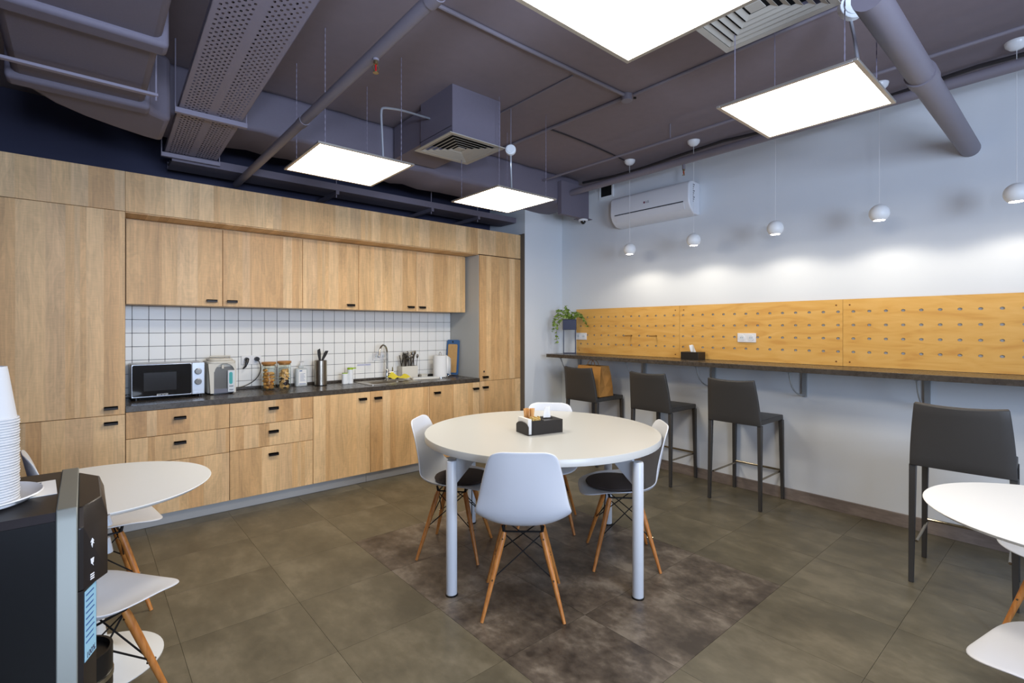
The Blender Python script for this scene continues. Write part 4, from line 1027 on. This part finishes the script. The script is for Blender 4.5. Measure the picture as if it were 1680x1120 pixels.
def jbox(c, label, r=.04):
    t = thing('junction_box', label, 'junction box', c)
    obj('housing', B().tube([(c[0]-.02, c[1]-.02, c[2]+.015), (c[0]+.0, c[1]+.0, c[2]+.012)], r, 20), M['white_matt'], t, bevel=.003)
    obj('cover', B().tube([(c[0]-.025, c[1]-.025, c[2]+.0155), (c[0]-.0205, c[1]-.0205, c[2]+.015)], r*.75, 18), M['white_matt'], t)
    obj('rod', B().tube([(c[0]+.003, c[1]+.003, c[2]+.0), (c[0]+.003, c[1]+.003, ZC)], .004, 8), M['pipe'], t)
jbox((2.50, 2.93, 2.805), 'white round junction box beside the near square vent')
jbox((2.62, .72, 2.87), 'white round junction box at the top edge above the upper right panel', .055)
# square diffusers and duct boxes
def vent(x0, x1, y0, y1, z, label, box, blab):
    t = thing('ceiling_vent', label, 'vent', ((x0+x1)/2, (y0+y1)/2, z), group='square ceiling vents')
    cx, cy, h = (x0+x1)/2, (y0+y1)/2, (x1-x0)/2
    def ringb(ro, ri, zo, zi, th=.003):
        b = B(); V = []
        for (r, zz) in ((ro, zo), (ri, zi), (ri, zi+th), (ro, zo+th)):
            V += [(cx-r, cy-r, zz), (cx+r, cy-r, zz), (cx+r, cy+r, zz), (cx-r, cy+r, zz)]
        fs = []
        for k in range(4):
            for i in range(4): fs.append((k*4+i, k*4+(i+1) % 4, ((k+1) % 4)*4+(i+1) % 4, ((k+1) % 4)*4+i))
        return b.add(V, fs)
    obj('frame', ringb(h, h-.030, z, z+.002, .006), M['diffgrey'], t, flat=True)
    for i in range(5):
        ro = h-.034-i*.036
        obj('slat', ringb(ro, ro-.022, z+.001, z+.010, .0015), M['diffgrey'], t, flat=True)
    rc = h-.034-5*.036
    obj('centre_plate', B().box(cx-rc, cx+rc, cy-rc, cy+rc, z+.004, z+.008), M['diffgrey'], t)
    obj('throat', B().box(cx-h+.03, cx+h-.03, cy-h+.03, cy+h-.03, z+.060, z+.064), M['black_in'], t)  # black sheet painted in for the darkness behind the slats
    bx = thing('duct_box', blab, 'duct', ((x0+x1)/2, (y0+y1)/2, z+.008))
    w_ = .004; a, b_, c_, d_ = box
    bb = B().box(a, b_, c_, c_+w_, z+.0085, ZC).box(a, b_, d_-w_, d_, z+.0085, ZC).box(a, a+w_, c_+w_, d_-w_, z+.0085, ZC).box(b_-w_, b_, c_+w_, d_-w_, z+.0085, ZC)
    obj('sheet_sides', bb, M['duct'], bx)
vent(1.915, 2.405, 2.885, 3.375, 2.80, 'square louvred ceiling vent under the boxed duct in the middle', (1.945, 2.375, 2.905, 3.335), 'square painted duct box rising from the middle vent to the ceiling')
vent(1.905, 2.395, .69, 1.175, 2.80, 'square louvred ceiling vent cut by the top edge beside the largest lit panel', (1.935, 2.365, .72, 1.145), 'square painted duct box above the vent at the top edge')
# cross duct near the kitchen
def bumpy_duct(x0, x1, y0, y1, z0, z1, seed, r=.04):
    rnd = random.Random(seed); b = B(); n = 26; prof = rrect(y0, y1, z0, z1, r, 3); k = len(prof); V = []
    for i in range(n+1):
        x = x0+(x1-x0)*i/n; s_ = rnd.uniform(-.012, .012); 
        for (y, z) in prof:
            V.append((x, y+(s_ if y < (y0+y1)/2 else 0), z+(s_*1.6+rnd.uniform(-.006, .006) if z < (z0+z1)/2 else 0)))
    return b.add(V, [(i*k+j, i*k+(j+1) % k, (i+1)*k+(j+1) % k, (i+1)*k+j) for i in range(n) for j in range(k)]+[tuple(range(k)), tuple(n*k+j for j in range(k))[::-1]])
t = thing('cross_duct', 'wide wrapped air duct running across the back of the ceiling', 'duct', (2.3, 4.1, 2.80))
obj('duct_body', bumpy_duct(.36, 4.30, 3.84, 4.36, 2.83, 3.148, 3), M['duct'], t, ang=60)
obj('branch', B().box(1.965, 2.355, 3.337, 3.80, 2.86, 3.12), M['duct'], t, ang=60)
obj('end_panel', B().box(3.95, 4.40, 3.78, 3.835, 2.70, 3.06), M['duct'], t)
# main duct with elbow at upper left
t = thing('main_duct', 'large wrapped air duct with elbow at the upper left', 'duct', (0, 2.2, 2.6))
b = B().prism([(-.25, -.6), (.24, -.6), (.24, 3.19), (-.25, 3.19)], 2.60, 2.98); obj('straight_section', b, M['duct'], t, bevel=.03, seg=3)
outer = [(-.245, 3.1905), (-.215, 3.32), (-.12, 3.47), (.0, 3.58), (.13, 3.66), (.27, 3.73), (.37, 3.76)]
pl = outer+[(.37, 3.35), (.30, 3.30), (.24, 3.1905)]
obj('elbow', B().prism(pl, 2.60, 2.96), M['duct'], t, bevel=.03, seg=3)
for y in (2.42, 3.16):
    obj('flange', B().box(-.27, .262, y, y+.10, 2.575, 2.995), M['duct'], t, bevel=.018, seg=3)
for nm, y, z, xa, xb, lab in (('trapeze_bar', 2.93, 2.560, -.40, .272, 'long metal hanger bar under the large duct at upper left'),):
    t = thing(nm, lab, 'hanger', ((xa+xb)/2, y, z))
    obj('channel', B().box(xa, xb, y-.013, y+.013, z, z+.0135), M['tray'], t, bevel=.002)
    for x in (xa+.03, xb-.008): obj('threaded_rod', B().tube([(x, y, z-.02), (x, y, ZC)], .004, 8), M['tray'], t)
# perforated cable tray
t = thing('cable_tray', 'wide perforated cable tray running along the ceiling at upper left', 'cable tray', (.6, 3.3, 2.75))
A0, A1, B0, B1 = Vector((.33, .35)), Vector((.72-.02, .35)), Vector((.455, 4.46)), Vector((.785, 4.42))
A0 = Vector((.333, .4)); A1 = Vector((.663, .4))
Lt = (B0-A0).length; ncol, nrow = 18, int(Lt/.021)
b = B(); zt = 2.75; th = .0015
def TP(u, v):      # u across 0..1, v along 0..1
    return A0.lerp(A1, u).lerp(B0.lerp(B1, u), v)
hr_u = .0062/.33; hr_v = .0080/Lt
for i in range(ncol):
    for j in range(nrow):
        u0, u1, v0, v1 = i/ncol, (i+1)/ncol, j/nrow, (j+1)/nrow
        uc, vc = (u0+u1)/2, (v0+v1)/2
        hole = (i+j) % 2 == 0 and i not in (0, 8, 9, 17)
        if hole:
            pts = [(u1, vc), (u1, v1), (uc, v1), (u0, v1), (u0, vc), (u0, v0), (uc, v0), (u1, v0)]
            inn = [(uc+hr_u*math.cos(PI*k/4), vc+hr_v*math.sin(PI*k/4)) for k in range(8)]
            V = [(*TP(*q), zt) for q in pts]+[(*TP(*q), zt) for q in inn]
            b.add(V, [(k, (k+1) % 8, 8+(k+1) % 8, 8+k) for k in range(8)])
        else:
            b.add([(*TP(*q), zt) for q in ((u0, v0), (u1, v0), (u1, v1), (u0, v1))], [(0, 1, 2, 3)])
obj('perforated_base', b, M['tray'], t, flat=True)
for a, c, nm in ((A0, B0, 'side_rail'), (A1, B1, 'side_rail')):
    b = B().add([(a.x, a.y, zt), (c.x, c.y, zt), (c.x, c.y, zt+.035), (a.x, a.y, zt+.035)], [(0, 1, 2, 3)]); obj(nm, b, M['tray'], t, flat=True, solid=.002)
cols_ = [('cable', 'cable')]*5+[('cable', 'orange')]+[('cable', 'silver')]*3
for k, u in enumerate((.12, .22, .31, .40, .62, .54, .74, .84, .68)):
    rnd = random.Random(k); P_ = [(*TP(u+.008*math.sin(q*.9+k), q/14), zt+.012+.004*rnd.random()) for q in range(15)]
    c_ = 'orange' if k == 5 else ('silver' if k in (6, 2) else 'cable')
    obj('cable', B().tube(P_, .006, 6), M[c_], label={'orange': 'orange cable lying in the perforated tray', 'silver': 'pale grey cable lying in the perforated tray', 'cable': 'dark cable lying in the perforated tray'}[c_], cat='cable', group={'cable': 'dark', 'orange': 'orange', 'silver': 'pale grey'}[c_]+' cables in the perforated tray')
for k, (p, q, z) in enumerate((((.405, 3.51), (.79, 3.55), 2.733), ((.43, 4.45), (.81, 4.44), 2.728))):
    p, q = Vector(p), Vector(q)
    t = thing('tray_hanger', ('near' if k == 0 else 'far')+' hanger bar under the perforated cable tray', 'hanger', ((p.x+q.x)/2, (p.y+q.y)/2, z))
    obj('channel', B().beam((p.x, p.y, z), (q.x, q.y, z), .03, .03) if 0 else B().box(p.x, q.x, p.y-.015, p.y+.015, z-.015, z+.0155), M['tray'], t, bevel=.002)
    for x in (p.x+.004, q.x-.004): obj('threaded_rod', B().tube([(x, p.y, z+.0155), (x, p.y, ZC)], .004, 8), M['tray'], t)
# second tray / beam above the cabinets
t = thing('cable_ladder', 'dark cable tray running above the kitchen cabinets below the cross duct', 'cable tray', (2.4, 4.45, 2.72))
b = B().box(.50, 3.90, 4.475, 4.478, 2.70, 2.76).box(.50, 3.90, 4.478, 4.745, 2.70, 2.703).box(.50, 3.90, 4.745, 4.748, 2.70, 2.76); obj('channel', b, M['duct'], t)
for x in (1.75, 2.75, 3.35):
    obj('support_arm', B().box(x-.015, x+.015, 4.47, 5.0, 2.665, 2.6995), M['duct'], t)
    obj('threaded_rod', B().tube([(x, 4.50, 2.64), (x, 4.50, ZC)], .004, 8), M['tray'], t)
b = B()
rnd = random.Random(21)
for k in range(9):
    y = 4.50+.028*k; b.tube([(.5+3.4*q/16, y+.006*math.sin(q+k), 2.714+.012*(k % 3)) for q in range(17)], .008, 6)
o = obj('cable_bundle', b, M['cable'], label='bundle of dark cables lying in the tray above the cabinets', cat='cables', kind='stuff')
# pipes
def pipe(name, pts, r, label, couple=(), mat='pipe', cat='pipe'):
    t = thing(name, label, cat, pts[0])
    obj('pipe_run', B().tube(pts, r, 20), M[mat], t)
    for (p, q) in couple: obj('coupling', B().tube([p, q], r*1.14, 20), M[mat], t)
    return t
def sprinkler(c, ztop, label):
    t = thing('sprinkler', label, 'sprinkler', c)
    x, y, z = c
    obj('socket', B().tube([(x, y, ztop), (x, y, z+.055)], .014, 12), M['pipe'], t)
    b = B().tube([(x, y, z+.055), (x, y, z+.04)], .010, 10)
    b.tube([(x-.004, y, z+.042), (x-.014, y, z+.025), (x-.004, y, z+.006)], .0025, 6).tube([(x+.004, y, z+.042), (x+.014, y, z+.025), (x+.004, y, z+.006)], .0025, 6)
    b.tube([(x, y, z+.002), (x, y, z+.005)], .013, 12)
    obj('yoke', b, M['brass'], t); obj('bulb', B().tube([(x, y, z+.038), (x, y, z+.008)], .0035, 8), M['red'], t)
pipe('sprinkler_pipe', [(.965, -.5, 2.65), (.968, 4.66, 2.65)], .027, 'grey sprinkler pipe running diagonally in view from the largest lit panel to the cabinets', [((.967, 1.53, 2.65), (.967, 1.59, 2.65)), ((.968, 2.96, 2.65), (.968, 3.03, 2.65))])
sprinkler((.967, 2.04, 2.560), 2.624, 'red bulb sprinkler head hanging from the pipe left of the middle vent')
pipe('wall_pipe', [(4.025, -.6, 2.95), (4.115, 4.30, 2.95)], .0325, 'grey pipe running along the top of the white wall')
sprinkler((4.085, 2.40, 2.82), 2.918, 'red bulb sprinkler head above the air conditioner')
pipe('drain_pipe', [(2.2, .545, 2.68), (4.549, .55, 2.665)], .056, 'wide grey pipe crossing at upper right into the white wall', [((3.05, .547, 2.675), (3.14, .547, 2.674))])
pipe('thin_pipe', [(3.72, -.4, 3.02), (3.70, 3.80, 3.02)], .011, 'thin grey pipe crossing the ceiling parallel to the white wall')
for k, y in enumerate((2.30, .75)):
    obj('pipe_rod', B().tube([(3.705, y, 3.031), (3.705, y, ZC)], .005, 8), M['pipe'], label='short rod holding the thin pipe, '+('above the round table' if k == 0 else 'beside the wide pipe'), cat='rod')
def surf(name, pts, r, label, z=None):
    z = ZC-r-.001 if z is None else z
    return obj(name, B().tube([(x, y, z) for x, y in pts], r, 10), M['pipe'], label=label, cat='conduit')
surf('ceiling_conduit', [(1.38, 2.235), (2.0, 2.235), (2.96, 2.215)], .012, 'ceiling conduit leading to the round junction from the left')
surf('ceiling_conduit', [(3.02, 2.17), (3.02, 1.0), (3.02, -.3)], .010, 'ceiling conduit leading from the round junction towards the camera')
surf('ceiling_conduit', [(3.0, 2.26), (2.99, 3.0), (2.985, 3.83)], .013, 'ceiling conduit leading from the round junction to the cross duct')
surf('ceiling_conduit', [(2.49, 2.28), (2.49, 3.0), (2.49, 3.3)], .006, 'thin ceiling conduit running beside the middle duct box')
t = thing('round_junction', 'round painted junction box on the ceiling where three conduits meet', 'junction box', (3.0, 2.217, ZC-.045))
obj('housing', B().lathe([(.036, ZC-.048), (.040, ZC-.044), (.040, ZC-.0005)], (3.0, 2.217), 24), M['pipe'], t)
obj('cable_knuckle', B().tube([(3.045, 2.19, ZC-.02), (3.06, 2.18, ZC-.02)], .008, 8), M['blackp'], t)
obj('ceiling_cable', B().tube(bez((2.99, 3.02, ZC-.007), (3.3, 3.0, ZC-.007), (3.9, 3.05, ZC-.007), (4.14, 3.09, ZC-.007)), .006, 8), M['cable'], label='dark cable clipped to the ceiling leading to the leftmost pendant', cat='cable')
P_ = [(4.38+.03*math.sin(q*1.3), 3.85-.42*q, ZC-.02-.02*abs(math.sin(q*.8))) for q in range(11)]
obj('ceiling_cable', B().tube(P_, .014, 8), M['cable'], label='dark cable bundle above the wall pipe', cat='cable')

# pendants
for k, (y, lab) in enumerate(((3.068, 'leftmost of the five white ball pendants, in front of the air conditioner left end'), (2.369, 'second white ball pendant from the left, below the air conditioner right end'), (1.664, 'middle white ball pendant of the row of five'), (.976, 'fourth white ball pendant from the left, below the wide pipe'), (.302, 'rightmost white ball pendant at the photo edge'))):
    x = 4.20; z = 2.25; R_ = .0612
    t = thing('pendant_lamp', lab, 'lamp', (x, y, z-R_), group='white ball pendants over the bar counter')
    prof = []
    for q in range(15):
        a = -PI/2+.62+(PI-.62)*q/14; prof.append((max(R_*math.cos(a), .0005), z+R_*math.sin(a)))
    obj('globe', B().lathe([(R_*math.cos(-PI/2+.62)-.003, z-R_*math.cos(.62)+.008)]+prof, (x, y), 28, cap=False), M['white_matt'], t)
    zl = z-R_*math.cos(.62)
    ls = obj('lens', B().add([(x+.033*math.cos(q*PI/10), y+.033*math.sin(q*PI/10), zl+.001) for q in range(20)], [tuple(range(20))]), M['lens'], t, flat=True)
    obj('cord', B().tube([(x, y, z+R_-.002), (x, y, ZC-.05)], .0016, 6), M['white_gloss'], t)
    cz = 3.045
    obj('canopy', B().lathe([(.006, ZC-.050), (.03, ZC-.044), (.050, ZC-.024), (.055, ZC-.006), (.055, ZC-.0005)], (x, y), 28), M['white_gloss'], t)
    L_ = bpy.data.lights.new('pendant_spot', 'SPOT'); L_.energy = PEND_W; L_.spot_size = math.radians(152); L_.spot_blend = .35; L_.shadow_soft_size = .05; L_.color = (1, .90, .74)
    lo = bpy.data.objects.new('pendant_spot', L_); C.objects.link(lo); lo.location = (x, y, zl-.032)
# air conditioner
t = thing('air_conditioner', 'white wall-mounted split air conditioner high on the white wall', 'air conditioner', (4.45, 2.965, 2.55))
prof = [(4.549, 2.86), (4.42, 2.865), (4.375, 2.855), (4.350, 2.82), (4.345, 2.70), (4.348, 2.66), (4.38, 2.60), (4.44, 2.555), (4.549, 2.548)]
obj('housing', B().prismy(prof, 2.50, 3.43), M['ac'], t, bevel=.012, seg=3)
fl = B().add([(4.3515, 2.56, 2.655), (4.3515, 3.37, 2.655), (4.3805, 3.37, 2.597), (4.3805, 2.56, 2.597), (4.347, 2.56, 2.652), (4.347, 3.37, 2.652), (4.376, 3.37, 2.594), (4.376, 2.56, 2.594)], [(0, 1, 2, 3), (4, 7, 6, 5), (0, 4, 5, 1), (1, 5, 6, 2), (2, 6, 7, 3), (3, 7, 4, 0)])
obj('flap', fl, M['ac'], t)
obj('air_slot', B().box(4.3435, 4.3500, 2.56, 3.37, 2.657, 2.665), M['blackp'], t)
lg = text_mesh('logo_lettering', 'LG', .030, M['print'], t, frame_mtx((4.3440-4.45, 2.975-2.965, 2.735-2.55), (0, -1, 0), (0, 0, 1)), align='LEFT')
obj('logo_disc', B().tube([(4.3437, 2.995, 2.735), (4.3455, 2.995, 2.735)], .011, 16), M['logo'], t)
b = B()
for i in range(9): b.box(4.42, 4.42+.012+.008*(i % 3), 2.4985, 2.4995, 2.66+.020*i, 2.672+.020*i)
obj('side_label', b, M['print'], t)
# wall opening, corner bits, camera dome
t = thing('wall_hatch', 'small dark opening in a white frame high on the wall left of the air conditioner', 'hatch', (4.549, 3.63, 2.95))
obj('frame', B().box(4.535, 4.549, 3.54, 3.56, 2.94, 3.10).box(4.535, 4.549, 3.72, 3.74, 2.94, 3.10).box(4.535, 4.549, 3.56, 3.72, 2.94, 2.96), M['white_matt'], t)
obj('dark_opening', B().box(4.546, 4.549, 3.56, 3.72, 2.96, 3.10), M['black_in'], t)
t = thing('camera_dome', 'small white dome camera in the corner beneath the grey duct', 'camera', (4.40, 3.83, 2.66))
obj('base', B().lathe([(.050, 2.680), (.055, 2.686), (.055, 2.70)], (4.36, 3.83), 24), M['white_gloss'], t)
obj('dome', B().sphere((4.36, 3.83, 2.678), .032, 16, 10), M['black_gloss'], t)
obj('mount_plate', B().box(4.28, 4.45, 3.77, 3.90, 2.7005, 2.708), M['duct'], t)

for o in bpy.data.objects:
    if '_base' in o: del o['_base']
